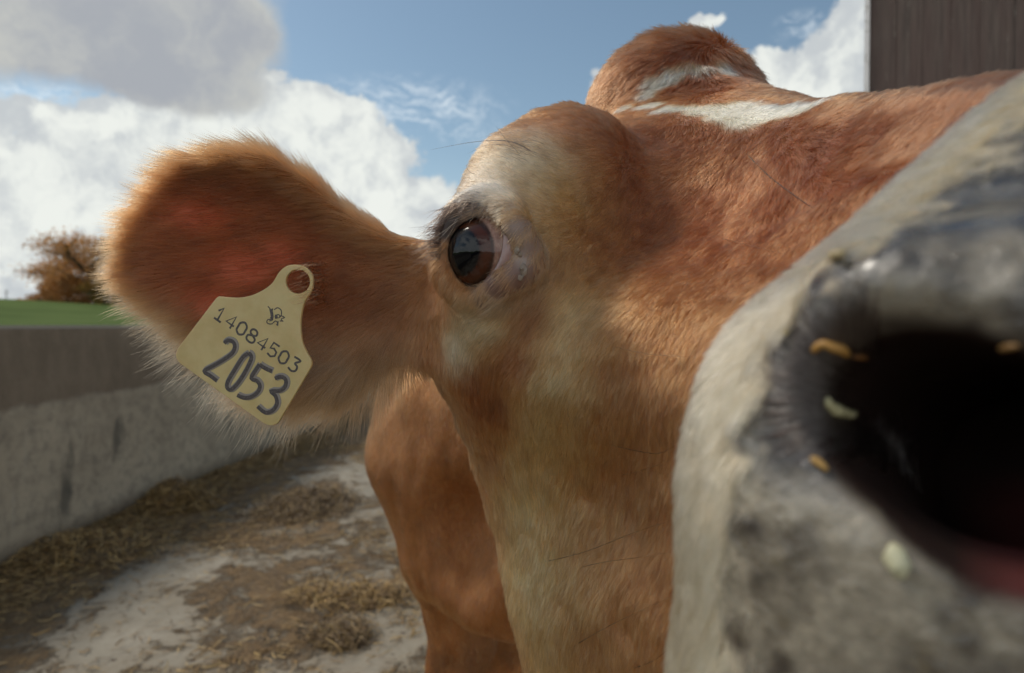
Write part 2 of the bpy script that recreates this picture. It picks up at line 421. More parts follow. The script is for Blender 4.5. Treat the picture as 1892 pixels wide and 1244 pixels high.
# px, py, (width, height) in px, colour, strength: coat markings; nose bridge holds painted shade, lower cheek painted light
MARKS = [
 (1010, 900, 115, 360, (.62, .37, .17), .75), (1090, 560, 120, 140, (.62, .38, .19), .7), (1000, 420, 120, 100, (.68, .47, .28), .7), (1190, 800, 80, 300, (.50, .25, .11), .6),
 (1250, 255, 170, 50, (.27, .125, .066), .8), (1600, 260, 330, 120, (.23, .105, .062), .9), (1420, 380, 170, 120, (.28, .125, .064), .75), (1080, 240, 110, 45, (.33, .165, .09), .8),
 (1160, 330, 45, 80, (.30, .15, .08), .6), (1270, 120, 190, 80, (.30, .14, .085), .9), (1330, 430, 190, 150, (.37, .155, .07), .7),
 (960, 300, 95, 65, (.74, .60, .44), .92), (905, 345, 65, 50, (.80, .68, .55), .92), (1010, 350, 70, 70, (.60, .44, .27), .6), (1000, 430, 60, 50, (.52, .37, .22), .75), (1075, 380, 70, 60, (.52, .34, .16), .65),
 (1040, 500, 75, 60, (.46, .30, .15), .6), (1130, 430, 60, 60, (.36, .19, .09), .5),
 (880, 600, 58, 46, (.84, .66, .44), .9), (850, 640, 30, 40, (.80, .67, .48), .9), (925, 560, 50, 25, (.58, .46, .34), .8), (975, 535, 40, 30, (.42, .29, .19), .7),
 (1065, 590, 62, 56, (.80, .57, .33), .8), (1030, 690, 56, 80, (.74, .50, .27), .7), (990, 800, 46, 80, (.72, .47, .24), .65), (962, 910, 42, 100, (.76, .50, .26), .75), (968, 1070, 50, 120, (.78, .52, .27), .8), (1000, 1200, 70, 70, (.52, .35, .17), .5),
 (985, 590, 30, 45, (.30, .16, .09), .75), (950, 660, 34, 50, (.29, .13, .065), .75), (875, 725, 46, 66, (.34, .15, .065), .85), (915, 740, 30, 60, (.22, .10, .045), .7), (1000, 500, 60, 22, (.44, .30, .19), .5), (905, 830, 26, 60, (.36, .17, .07), .6),
 (1190, 600, 110, 160, (.43, .20, .09), .5), (1195, 960, 70, 200, (.38, .17, .07), .4),
]
WHITE = [(1165, 194, 16, 7), (1205, 195, 26, 9), (1250, 199, 30, 11), (1300, 204, 34, 19), (1345, 207, 40, 29), (1390, 214, 44, 28), (1435, 210, 40, 22), (1478, 207, 22, 8),
         (1222, 152, 16, 22), (1250, 135, 18, 17), (1285, 122, 18, 12), (1322, 120, 14, 22), (1210, 172, 16, 10)]
PAD = [(1440, 1500), (1335, 1244), (1322, 1050), (1330, 900), (1362, 760), (1410, 640), (1465, 535), (1545, 462), (1650, 392), (1760, 308), (1892, 200), (2300, -50), (2900, 500), (2900, 1600)]
RING = [(1150, 1700), (1150, 1244), (1150, 900), (1190, 700), (1270, 560), (1400, 440), (1600, 280), (1892, 60), (2300, -200), (2900, 0), (2900, 1700)]
def gauss(pt, c, rx, ry, depth):
    d = pt - c; s = depth / F
    return np.exp(-((d[:, 0] / (rx * s)) ** 2 + (d[:, 2] / (ry * s)) ** 2 + (d[:, 1] / (1.6 * max(rx, ry) * s)) ** 2))
marks3 = [(hit(px, py), rx, ry, np.array(c), a) for px, py, rx, ry, c, a in MARKS]
white3 = [(hit(px, py), rx, ry) for px, py, rx, ry in WHITE]
lidring = np.array([OP3[i] for i in range(len(OP3))])
TC = np.array([.17, .14, .14])
canthus = hit(968, 492)
NOSTRIL = hit(1490, 690)[0]; NOSTRIL2 = hit(1560, 760)[0]
def masks(pt):
    px, py, d = proj(pt)
    near = np.maximum(np.clip((.235 - d) / .03, 0, 1), ((px > 1500) & (py > 500) & (d < .34) & (pt[:, 1] < .33) & (pt[:, 0] > .07)) * 1.0)
    pad = np.clip(-poly2d(px, py, PAD) / 60 + (vnoise(pt, 260, 3) - .5) * 1.6 + .3, 0, 1) * near
    ring = np.clip((.20 - d) / .012, 0, 1) * np.clip(-poly2d(px, py, RING) / 30, 0, 1)
    dl = np.min(np.linalg.norm(pt[:, None, :] - lidring[None], axis=2), axis=1) if len(pt) < 60000 else np.concatenate([np.min(np.linalg.norm(pt[i:i + 50000, None, :] - lidring[None], axis=2), axis=1) for i in range(0, len(pt), 50000)])
    _px, _py, _ = proj(pt); lid = np.clip(1 - (dl - .0074 - .0028 * np.clip((450 - _py) / 30, 0, 1) * np.clip((930 - _px) / 40, 0, 1)) / .0030, 0, 1)
    can = gauss(pt, canthus[0], 26, 42, .33)
    uvw = pt - EB; u = uvw @ EUX; v = uvw @ EV; w = uvw @ EW
    ear = np.clip((u - .02) / .02, 0, 1) * (np.abs(v) < .12) * (np.abs(w) < .07)
    return pad, ring, lid, can, ear, u, v, w, px, py, d
def coat(pt):
    n1 = vnoise(pt, 45, 1) - .5; n2 = vnoise(pt, 160, 2) - .5
    q = pt + .006 * np.stack([vnoise(pt, 90, 5) - .5, vnoise(pt, 90, 6) - .5, vnoise(pt, 90, 7) - .5], 1)
    col = np.tile(np.array(BASE), (len(pt), 1)) * (1 + .18 * n1 + .12 * n2)[:, None]
    for (c, n, dd), rx, ry, cc, a in marks3:
        g = (a * gauss(q, c, rx, ry, dd))[:, None]; col = col * (1 - g) + cc * (1 + .25 * n2)[:, None] * g
    wn = vnoise(pt, 240, 81) * .6 + vnoise(pt, 520, 82) * .5
    for (c, n, dd), rx, ry in white3:
        hi_ = 1.0 if ry > 5 and c[2] > P(1280, 172, dd)[2] else 0.0
        g = np.clip(gauss(q, c, rx * 1.1, ry * 1.1, dd) * 3.2 - .9 - (wn - .35) * (2.0 if hi_ else .7), 0, 1)[:, None]; col = col * (1 - g) + np.array([.80, .73, .58]) * g
    pad, ring, lid, can, ear, u, v, w, px, py, d = masks(pt)
    far = np.clip((d - .62) / .1, 0, 1)[:, None]
    body = np.array([.39, .185, .072]) * (1 + .25 * n1)[:, None]; dirty = (np.clip((vnoise(pt, 9, 91) * .6 + vnoise(pt, 33, 92) * .4 - .45) * 4, 0, 1) * np.clip((.72 - pt[:, 2]) / .3, 0, 1))[:, None]; body = body * (1 - .7 * dirty) + np.array([.10, .065, .035]) * .7 * dirty
    col = col * (1 - far) + body * far
    # ear: brown middle, straw-coloured rim
    e = poly2d(u, v, EAR_UV); rimm = np.clip((e + .017) / .016, 0, 1)
    ec = np.array([.33, .135, .06]) * (1 + .3 * n2)[:, None]
    bas = np.clip(1 - u / .09, 0, 1)[:, None]; ec = ec * (1 - bas) + np.array([.34, .20, .11]) * bas
    ec = ec * (1 - rimm[:, None]) + np.array([.44, .235, .115]) * rimm[:, None]
    low = np.clip((-v - .012) / .03, 0, 1)[:, None] * .5; ec = ec * (1 - low) + np.array([.62, .45, .29]) * low
    col = col * (1 - ear[:, None]) + ec * ear[:, None]
    rg = ring[:, None]; col = col * (1 - rg) + np.array([.66, .55, .39]) * (1 + .25 * n1)[:, None] * rg
    return np.clip(col, .005, .9), (pad, ring, lid, can, ear, e, u, v, w, px, py, d)

def capdist(pt, a, b, ra, rb):
    ba = b - a; t_ = np.clip(((pt - a) @ ba) / (ba @ ba), 0, 1); return np.linalg.norm(pt - a - t_[:, None] * ba, axis=1) - (ra + t_ * (rb - ra))
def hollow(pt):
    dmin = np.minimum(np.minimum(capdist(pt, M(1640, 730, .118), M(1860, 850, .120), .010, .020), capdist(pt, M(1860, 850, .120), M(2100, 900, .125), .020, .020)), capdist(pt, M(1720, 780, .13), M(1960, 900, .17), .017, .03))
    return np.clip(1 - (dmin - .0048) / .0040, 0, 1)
def skin_colour(pt):
    col, mk = coat(pt); pad, ring, lid, can, ear, e, u, v, w, px, py, d = mk
    col = col * .8
    m1 = vnoise(pt, 105, 11); m2 = vnoise(pt, 230, 12); m3 = vnoise(pt, 42, 13)
    t = np.clip((m1 * .5 + m2 * .3 + m3 * .45 - .50) * 3.4, 0, 1)[:, None]
    padc = np.array([.055, .042, .032]) * (1 - t) + np.array([.30, .255, .19]) * t
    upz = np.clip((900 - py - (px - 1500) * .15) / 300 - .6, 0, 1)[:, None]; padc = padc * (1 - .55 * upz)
    # darker skin round the nostril
    nd = np.minimum(np.linalg.norm(pt - NOSTRIL, axis=1), np.linalg.norm(pt - NOSTRIL2, axis=1)); dk = np.clip(1.65 - nd / (.0155 * (.8 + .5 * vnoise(pt, 210, 14))), 0, 1)[:, None]
    padc = padc * (1 - dk) + np.array([.035, .026, .025]) * dk
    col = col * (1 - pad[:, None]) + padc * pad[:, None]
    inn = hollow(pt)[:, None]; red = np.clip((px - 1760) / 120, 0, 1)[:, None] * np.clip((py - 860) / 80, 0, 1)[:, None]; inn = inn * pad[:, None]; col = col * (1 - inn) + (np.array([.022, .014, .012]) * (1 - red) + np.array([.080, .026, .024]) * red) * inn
    lc = np.where((py < 470)[:, None], np.array([.045, .026, .022]), np.array([.15, .080, .065]))
    lc = np.where(((px > 925) & (py < 470))[:, None], np.array([.20, .14, .12]), lc)
    col = col * (1 - can[:, None]) + np.array([.27, .215, .19]) * can[:, None]
    col = col * (1 - lid[:, None]) + lc * lid[:, None]
    # thin pink skin of the ear hollow; backlit glow painted into the red
    pk = np.zeros(len(pt))
    for a, b, rx, ry in ((370, 400, 75, 35), (450, 495, 75, 55), (520, 470, 50, 40), (400, 560, 60, 40)):
        q = np.array(ear_uv(a, b)); pk = np.maximum(pk, np.exp(-(((u - q[0]) / (rx * .00034)) ** 2 + ((v - q[1]) / (ry * .00034)) ** 2)))
    pk = (pk * ear)[:, None]; col = col * (1 - pk) + np.array([.50, .13, .075]) * pk
    return col, pk[:, 0], mk

scol, pkv, mk0 = skin_colour(bV)
def set_attr(me, name, kind, data):
    a = me.attributes.new(name, kind, 'POINT')
    if kind == 'FLOAT_COLOR': a.data.foreach_set('color', np.concatenate([data, np.ones((len(data), 1))], 1).astype(np.float32).ravel())
    else: a.data.foreach_set('value', data.astype(np.float32))
set_attr(bme, 'skin', 'FLOAT_COLOR', scol); set_attr(bme, 'wet', 'FLOAT', np.maximum(mk0[0] * (1 - hollow(bV)), np.maximum(mk0[2], mk0[3]) * .7)); innv = hollow(bV); set_attr(bme, 'padm', 'FLOAT', mk0[0] * (1 - .95 * innv))
set_attr(bme, 'hollow', 'FLOAT', hollow(bV))

m_skin, t, b = material('cow_skin')
at = t.new('ShaderNodeAttribute', attribute_name='skin'); wet = t.new('ShaderNodeAttribute', attribute_name='wet').outputs['Fac']; pdm = t.new('ShaderNodeAttribute', attribute_name='padm').outputs['Fac']
oc = t.new('ShaderNodeTexCoord').outputs['Object']
vor = t.new('ShaderNodeTexVoronoi', {'Scale': 210, 'Vector': t.vec('ADD', oc, t.vec('SCALE', t.noise(oc, 60, 3, out=1), scale=.012))}, feature='SMOOTH_F1', distance='EUCLIDEAN')
dirt = t.ramp(t.noise(oc, 130, 6, .7), .55, .72)
mott = t.ramp(t.noise(oc, 330, 5, .7), .3, .7, .78, 1.2)
c = t.mix(t.math('MULTIPLY', pdm, 1.0), at.outputs['Color'], t.mix(1.0, at.outputs['Color'], t.new('ShaderNodeCombineColor', {0: mott, 1: mott, 2: mott}), 'MULTIPLY'))
c = t.mix(t.math('MULTIPLY', t.math('MULTIPLY', dirt, pdm), .6), c, (.20, .155, .09))
t.put(b.inputs['Base Color'], c)
fine = t.noise(oc, 900, 4, .6)
hgt = t.math('ADD', t.math('MULTIPLY', vor.outputs[0], t.math('MULTIPLY', pdm, -.7)), t.math('MULTIPLY', fine, t.math('MULTIPLY', t.math('ADD', pdm, .1), .22)))
t.put(b.inputs['Normal'], t.new('ShaderNodeBump', {'Strength': .9, 'Distance': .0016, 'Height': hgt}).outputs[0])
t.put(b.inputs['Roughness'], t.ramp(t.math('ADD', wet, t.math('MULTIPLY', t.math('SUBTRACT', t.noise(oc, 90, 4), .5), .5)), .1, 1.0, .75, .27))
t.put(b.inputs['Specular IOR Level'], t.math('MULTIPLY', t.ramp(wet, 0, 1, .25, .6), t.math('SUBTRACT', 1.0, t.new('ShaderNodeAttribute', attribute_name='hollow').outputs['Fac'])))
t.put(b.inputs['Coat Weight'], t.math('MULTIPLY', pdm, t.ramp(t.noise(oc, 75, 5, .6),  .38, .58, .1, .9))); b.inputs['Coat Roughness'].default_value = .22
b.inputs['Subsurface Weight'].default_value = .12; b.inputs['Subsurface Radius'].default_value = (.012, .004, .002); b.inputs['Subsurface Scale'].default_value = .5

cow = empty('cow', (.1, 1.9, 0), 'tan brown cow with cream eye patch, furry ear and pale muzzle close to the camera', 'cow')
body = link('body', bme, mat=m_skin); child(body, cow)

# ------------------------------------------------------------------ fur
def hair_object(name, pts, rad, col, mat):
    n, k, _ = pts.shape
    c = bpy.data.hair_curves.new(name); c.add_curves([k] * n)
    c.attributes['position'].data.foreach_set('vector', pts.astype(np.float32).ravel())
    a = c.attributes.get('radius') or c.attributes.new('radius', 'FLOAT', 'POINT'); a.data.foreach_set('value', rad.astype(np.float32).ravel())
    a = c.attributes.new('tint', 'FLOAT_COLOR', 'CURVE'); a.data.foreach_set('color', np.concatenate([np.clip(col, 0, 1), np.ones((n, 1))], 1).astype(np.float32).ravel())
    c.materials.append(mat); o = bpy.data.objects.new(name, c); COL.objects.link(o); return o
def hair_material(name, rough=.38, mel=None):
    m = bpy.data.materials.new(name); m.use_nodes = True; t = NT(m.node_tree); m.node_tree.nodes.clear()
    at = t.new('ShaderNodeAttribute', attribute_name='tint')
    h = t.new('ShaderNodeBsdfHairPrincipled', {'Color': at.outputs['Color'], 'Roughness': rough, 'Radial Roughness': .55, 'Coat': .0}, parametrization='COLOR')
    h.inputs['Random Roughness'].default_value = .2
    t.new('ShaderNodeOutputMaterial', {0: h}); return m
m_fur = hair_material('fur_hair'); m_dark = hair_material('dark_hair', .3)
# px, py, image direction of the lie of the coat
FLOW = [(1380, 300, 0, 1), (1320, 290, -.5, .8), (1360, 400, -.25, 1), (1450, 250, .5, .6), (1450, 350, .35, .9), (1550, 300, .8, .5), (1500, 240, .7, .5), (1700, 250, .9, .2), (1850, 170, 1, 0), (1500, 430, .2, .9),
 (1200, 300, -.9, .25), (1100, 250, -.9, .0), (1000, 250, -.8, -.3), (940, 300, -.7, -.5), (1100, 350, -.7, .4), (1180, 400, -.5, .9), (1040, 420, -.8, .1), (1000, 350, -.9, -.2),
 (990, 480, -.5, .8), (1080, 500, -.5, .85), (1200, 520, -.35, .95), (1300, 600, -.1, 1), (1100, 650, -.45, .9), (950, 620, -.5, .8), (870, 600, -.6, .7), (860, 700, -.1, 1), (1000, 800, -.3, 1), (1150, 800, -.4, .9), (920, 850, .1, 1),
 (1200, 1000, -.3, .95), (1080, 1050, -.15, 1), (980, 1150, 0, 1), (1180, 1200, -.15, 1),
 (1200, 100, -.8, .5), (1150, 160, -.7, .6), (1270, 70, -.8, .3), (1330, 120, .3, .9), (1400, 140, .6, .8), (1250, 150, -.3, .8), (1200, 190, -.9, .1), (1330, 205, .3, .8), (1430, 205, .6, .4),
 (780, 480, -.9, .1), (820, 560, -.2, .9), (815, 640, 0, 1), (700, 440, -1, -.05), (700, 560, -.8, .4), (600, 400, -1, -.15), (600, 520, -.95, .25), (600, 640, -.6, .6), (700, 680, -.1, 1), (760, 640, 0, 1), (500, 300, -.95, -.25), (560, 310, -.8, -.5),
 (480, 420, -1, 0), (480, 560, -.9, .35), (480, 690, -.4, .9), (560, 710, -.2, 1), (400, 300, -.95, -.25), (320, 320, -.95, -.2), (350, 450, -1, .05), (350, 580, -.85, .5), (380, 690, -.65, .75), (260, 400, -.95, -.05), (240, 520, -.95, .25), (270, 600, -.9, .5), (220, 450, -1, 0),
 (1260, 900, -.15, 1), (1270, 1100, -.1, 1), (1290, 720, -.3, .95), (1400, 560, -.6, .75), (1600, 400, -.7, .6), (1800, 260, -.7, .6), (1300, 1200, 0, 1),
 (760, 800, .1, 1), (850, 900, .1, 1), (720, 900, .1, 1), (800, 1050, .1, 1), (800, 1200, 0, 1), (1230, 860, -.15, 1)]
fl3 = [(hit(px, py), np.array(Dv(dx, -dy))) for px, py, dx, dy in [(a, b, c, -d) for a, b, c, d in FLOW]]
flP = np.array([f[0][0] for f in fl3]); flD = np.array([f[1] for f in fl3]); flD = flD * np.array([1, 1, 1])
def grow(n_target_scale, sel_fn, seed, k=5, length=None, lift=.28, radk=.00030, name='fur', curl=.5):
    g = np.random.default_rng(seed)
    q = bV[bF]; ctr = q.mean(1); nrm = bN[bF].mean(1)
    ar = .5 * np.linalg.norm(np.cross(q[:, 2] - q[:, 0], q[:, 3] - q[:, 1]), axis=1)
    dens = sel_fn(ctr, nrm); cnt = ar * dens * n_target_scale; n = g.poisson(cnt)
    f = np.repeat(np.arange(len(bF)), n); m = len(f); a, b_ = g.random(m)[:, None], g.random(m)[:, None]
    w = [(1 - a) * (1 - b_), a * (1 - b_), a * b_, (1 - a) * b_]
    p = sum(w[i] * bV[bF[f, i]] for i in range(4)); nn = sum(w[i] * bN[bF[f, i]] for i in range(4)); nn /= np.linalg.norm(nn, axis=1)[:, None] + 1e-9
    return g, p, nn
def flow_dir(p, nn):
    out = np.zeros_like(p)
    for i in range(0, len(p), 40000):
        d2 = ((p[i:i + 40000, None] - flP[None]) ** 2).sum(2); dep = np.maximum(p[i:i + 40000, 1], .1)[:, None]
        w = 1 / (d2 / dep ** 2 + .002) ** 2.2; out[i:i + 40000] = (w @ flD) / w.sum(1)[:, None]
    out -= nn * (out * nn).sum(1)[:, None]; return out / (np.linalg.norm(out, axis=1)[:, None] + 1e-9)
def n3(p, s, seed): return np.stack([vnoise(p, s, seed + i) for i in range(3)], 1) - .5
def strands(g, p, nn, L, lift, k=5, mess=.35, clump=.5, droop=.0):
    d = flow_dir(p, nn) + n3(p, 70, 31) * mess * 1.3 + n3(p, 260, 41) * mess + g.normal(0, .10, p.shape) * (mess / .35)
    d -= nn * (d * nn).sum(1)[:, None]; d /= np.linalg.norm(d, axis=1)[:, None] + 1e-9
    cl = n3(p, 620, 51) * clump * L[:, None]
    t = np.linspace(0, 1, k); pts = np.zeros((len(p), k, 3))
    lf = lift[:, None] if hasattr(lift, '__len__') else lift
    for j, s in enumerate(t):
        up = lf * (s - .45 * s * s)
        pts[:, j] = p + L[:, None] * (d * s * (1 - .12 * s) + nn * up) + cl * s * s
        pts[:, j, 2] -= droop * L * s * s
    pts[:, 0] -= nn * .0006
    return pts
def seen_density(ctr, nrm, A=.30e6, cap=6e6):
    px, py, d = proj(ctr); v = np.array([0, 0, CAMZ]) - ctr; v /= np.linalg.norm(v, axis=1)[:, None]
    fac = (nrm * v).sum(1)
    de = np.minimum(A / d ** 2, cap)
    de *= np.where(fac < -.35, .08, 1) * np.where((px < -120) | (px > 2050) | (py > 1400) | (py < -150), .1, 1) * np.where(d > 1.35, .15, 1)
    return de
def density(ctr, nrm):
    pad, ring, lid, can, ear, u, v, w, px, py, d = masks(ctr)
    de = seen_density(ctr, nrm)
    de *= (1 - np.clip(pad * 1.15, 0, 1)) * (1 - lid) * (1 - np.clip(can * 1.3, 0, .93))
    _, pk, _ = skin_colour(ctr); de *= 1 - .72 * pk; de *= 1 - 1.0 * ((px > 1500) & (py > 480) & (ctr[:, 1] < .30) & (ctr[:, 0] > .05) & (d < .34))
    return de
g, p, nn = grow(1.0, density, 11)
col, mk = coat(p); pad, ring, lid, can, ear, e, u, v, w, px, py, d = mk
L = np.full(len(p), .0085); poll = np.clip(1 - np.linalg.norm(p - P(1268, 150, .50), axis=1) / .085, 0, 1)
L = L + .020 * poll * (p[:, 2] > 1.32); L = np.where(d > .62, .012, L)
L = np.where((d < .62) & (p[:, 2] < 1.13), .0115, L)
orb = np.clip(1 - np.linalg.norm(p - P(960, 420, .33), axis=1) / .06, 0, 1); L *= 1 - .35 * orb
rim = np.clip((e + .022) / .018, 0, 1)
L = L * (1 - ear) + ear * (.013 + .009 * rim + .012 * rim * np.clip(-v / .05, 0, 1)); L = L * (1 - ring) + ring * .0075
L = L + ear * rim * .016 * np.clip(-v / .04, 0, 1) * np.clip((.17 - u) / .05, 0, 1)
L *= g.uniform(.6, 1.15, len(p))
lift = .30 + .35 * ring + .25 * ear * rim + .35 * poll
lift = np.where(d > .62, .2, lift)
pts = strands(g, p, nn, L, lift, mess=.24, clump=.34)
# outward sweep of the fringe of the ear
k = pts.shape[1]
rd = .00030 * np.clip(d, .15, 3) * np.where(ear > .5, .68, 1)
prof = np.array([1, .95, .8, .55, .15]); rad = rd[:, None] * prof[None] * g.uniform(.7, 1.3, len(p))[:, None]
tone = g.normal(1, .16, len(p)) * (1 + .45 * (vnoise(p, 330, 61) - .5) + .35 * (vnoise(p, 120, 62) - .5))
col = np.clip(col ** 1.5 * np.array([.96, .89, .86]) * tone[:, None], .006, .92)
print('hairs', len(p), round(time.time() - T0, 1))
child(hair_object('fur', pts, rad, col, m_fur), cow)
# fine dark hairs converging on the nostril
def spline_hairs(name, curves, mat, parent, k=8, taper=(1, .1)):
    n = len(curves); pts = np.zeros((n, k, 3)); rad = np.zeros((n, k)); col = np.zeros((n, 3))
    for i, (cp, r, c) in enumerate(curves):
        q = np.array(crom(cp, 6, closed=False)); s = np.linspace(0, len(q) - 1, k); lo = np.floor(s).astype(int); hi = np.minimum(lo + 1, len(q) - 1); f = (s - lo)[:, None]
        pts[i] = q[lo] * (1 - f) + q[hi] * f; rad[i] = r * np.linspace(taper[0], taper[1], k); col[i] = c
    o = hair_object(name, pts, rad, col, mat); child(o, parent); return o
vs = []
for i in range(2600):
    a = random.uniform(R(90), R(290)); r0, r1 = random.uniform(50, 130), random.uniform(130, 265)
    if random.random() < .3: r0 = random.uniform(90, 150)
    cx, cy = 1625, 715
    st = (cx + math.cos(a) * r1, cy - math.sin(a) * r1 * .78); en = (cx + math.cos(a + .12) * r0, cy - math.sin(a + .12) * r0 * .8)
    h0, n0, _ = hit(*st); h1, n1_, _ = hit(*en)
    if np.linalg.norm(h0 - h1) > .020: continue
    mid, nm, _ = hit((st[0] + en[0]) / 2 + random.uniform(-4, 4), (st[1] + en[1]) / 2 + random.uniform(-4, 4))
    if np.linalg.norm(mid - (h0 + h1) / 2) > .0035: continue
    c = random.choice([(.02, .014, .012), (.03, .02, .018), (.10, .085, .075), (.14, .12, .105)])
    vs.append(([h0 + n0 * .0001, mid + nm * .0006, h1 + n1_ * .0012], random.uniform(.00007, .00016), c))
spline_hairs('nostril_hair', vs, m_dark, cow, 6)
# sparse short hair on the nose pad, whiskers, brow hairs
wk = []
def imgpt(px, py, d): return P(px, py, d)
def whisker(root, ctrl, r=.00012, c=(.03, .02, .015), lift=.002):
    h, n, dd = hit(*root); L = [h]
    for (px, py, off) in ctrl:
        hq, nq, dq = hit(px, py); dz = proj(hq[None])[2][0]; zr_ = proj(h[None])[2][0]; L.append(P(px, py, min(zr_ - off, dz - .004) if dz > .18 and abs(dz - zr_) < .14 else zr_ - off))
    wk.append((L, r * 1.9, tuple(x * .6 for x in c)))
whisker((1375, 280), [(1420, 325, .01), (1480, 370, .02), (1545, 415, .03)], .00022)
whisker((1330, 440), [(1390, 455, .01), (1450, 470, .02)], .00009, (.10, .06, .04))
whisker((1120, 820), [(1170, 832, .01), (1215, 838, .02), (1245, 825, .03)], .00014)
whisker((1000, 1040), [(1080, 1020, .02), (1170, 985, .04), (1240, 962, .06)], .00012, (.08, .05, .03))
whisker((1010, 1065), [(1100, 1042, .02), (1180, 1030, .04), (1240, 1020, .06)], .00010, (.08, .05, .03))
whisker((1050, 1200), [(1110, 1165, .02), (1180, 1130, .04), (1238, 1105, .06)], .00012, (.08, .05, .03))
whisker((1130, 640), [(1200, 655, .01), (1290, 660, .03)], .00008, (.14, .08, .05))
whisker((1150, 1240), [(1200, 1225, .02), (1235, 1200, .03)], .00014)
whisker((1140, 880), [(1190, 868, .01), (1240, 850, .02)], .00009, (.10, .06, .04))
whisker((985, 282), [(945, 262, .015), (880, 262, .03), (796, 277, .04)], .00017, (.06, .045, .04))
whisker((960, 285), [(935, 258, .015), (915, 232, .02)], .00010, (.10, .07, .05))
whisker((930, 268), [(900, 268, .01), (862, 285, .02)], .00008, (.12, .09, .07))
whisker((880, 322), [(868, 318, .006), (862, 305, .01), (880, 296, .012)], .00010, (.08, .06, .05))
whisker((1000, 285), [(970, 275, .01), (940, 250, .015)], .00008, (.12, .08, .06))
for i in range(26):
    px, py = random.uniform(940, 1010), random.uniform(262, 300); whisker((px, py), [(px - 20, py - 8, .004), (px - random.uniform(30, 55), py + random.uniform(-18, 4), .006)], .00007, (.12, .08, .05))
for i in range(90):
    px, py = random.uniform(562, 600), random.uniform(485, 560); h, n_, dd = hit(px, py); q = P(px - random.uniform(12, 34), py + random.uniform(-2, 14), .335)
    wk.append(([h, P(px + 3, py - 1, .352), P(px - 5, py + 1, .338), q], random.uniform(.00018, .00028), (.16, .07, .03)))
spline_hairs('whisker', wk, m_dark, cow, 12)
# lashes: rooted along the upper lid, fanning up and to the left
ls = []
upper = [(818, 470), (820, 445), (824, 425), (834, 404), (845, 395), (858, 390), (873, 387), (890, 390), (908, 397)]
for i in range(620):
    s = random.random() ** 1.35 * (len(upper) - 1); j = min(int(s), len(upper) - 2); f = s - j
    px = upper[j][0] * (1 - f) + upper[j + 1][0] * f; py = upper[j][1] * (1 - f) + upper[j + 1][1] * f; u_ = s / (len(upper) - 1)
    back = random.uniform(0, 20) * (1 - .4 * u_)
    root = on_eye(px, py, ER + .004) + Dv(-.4, .9) * .0001 * back * 2
    h, n_, dd = hit(px - 3 - back * .3, py - 8 - back * .8)
    if random.random() < .7 and np.linalg.norm(h - root) < .03: root = h
    ln = random.uniform(16, 66) * (1 - .62 * u_) * random.uniform(.5, 1.1)
    an = R(168 - 52 * u_ + random.gauss(0, 11)); dx, dy = math.cos(an), math.sin(an)
    sc = .33 / F
    p1 = root + Dv(dx, dy * .7, -.35) * ln * .5 * sc; p2 = root + Dv(dx * 1.0, dy + .12, -.3) * ln * sc
    c = (.02, .012, .009) if random.random() < .8 else (.10, .055, .03)
    ls.append(([root, p1, p2], random.uniform(.00009, .00016), c))
for i in range(9):
    px, py = 800 + random.uniform(0, 50), 400 + random.uniform(-14, 10); root = on_eye(px, py, ER + .006)
    an = R(random.uniform(112, 145)); ln = random.uniform(60, 110) * .33 / F
    ls.append(([root, root + Dv(math.cos(an), math.sin(an), -.3) * ln * .5, root + Dv(math.cos(an + .1), math.sin(an + .1), -.3) * ln], .00006, (.05, .04, .03)))
for i in range(70):
    s = random.random(); px, py = 838 + s * 45, 548 - s * 16 + random.uniform(0, 8); root = on_eye(px, py, ER + .0035)
    an = R(random.uniform(195, 235)); ln = random.uniform(10, 28) * .33 / F
    ls.append(([root, root + Dv(math.cos(an), math.sin(an), -.3) * ln * .5, root + Dv(math.cos(an - .3), math.sin(an - .3), -.2) * ln], .00005, (.05, .03, .02)))
spline_hairs('eyelash', ls, m_dark, cow, 6)

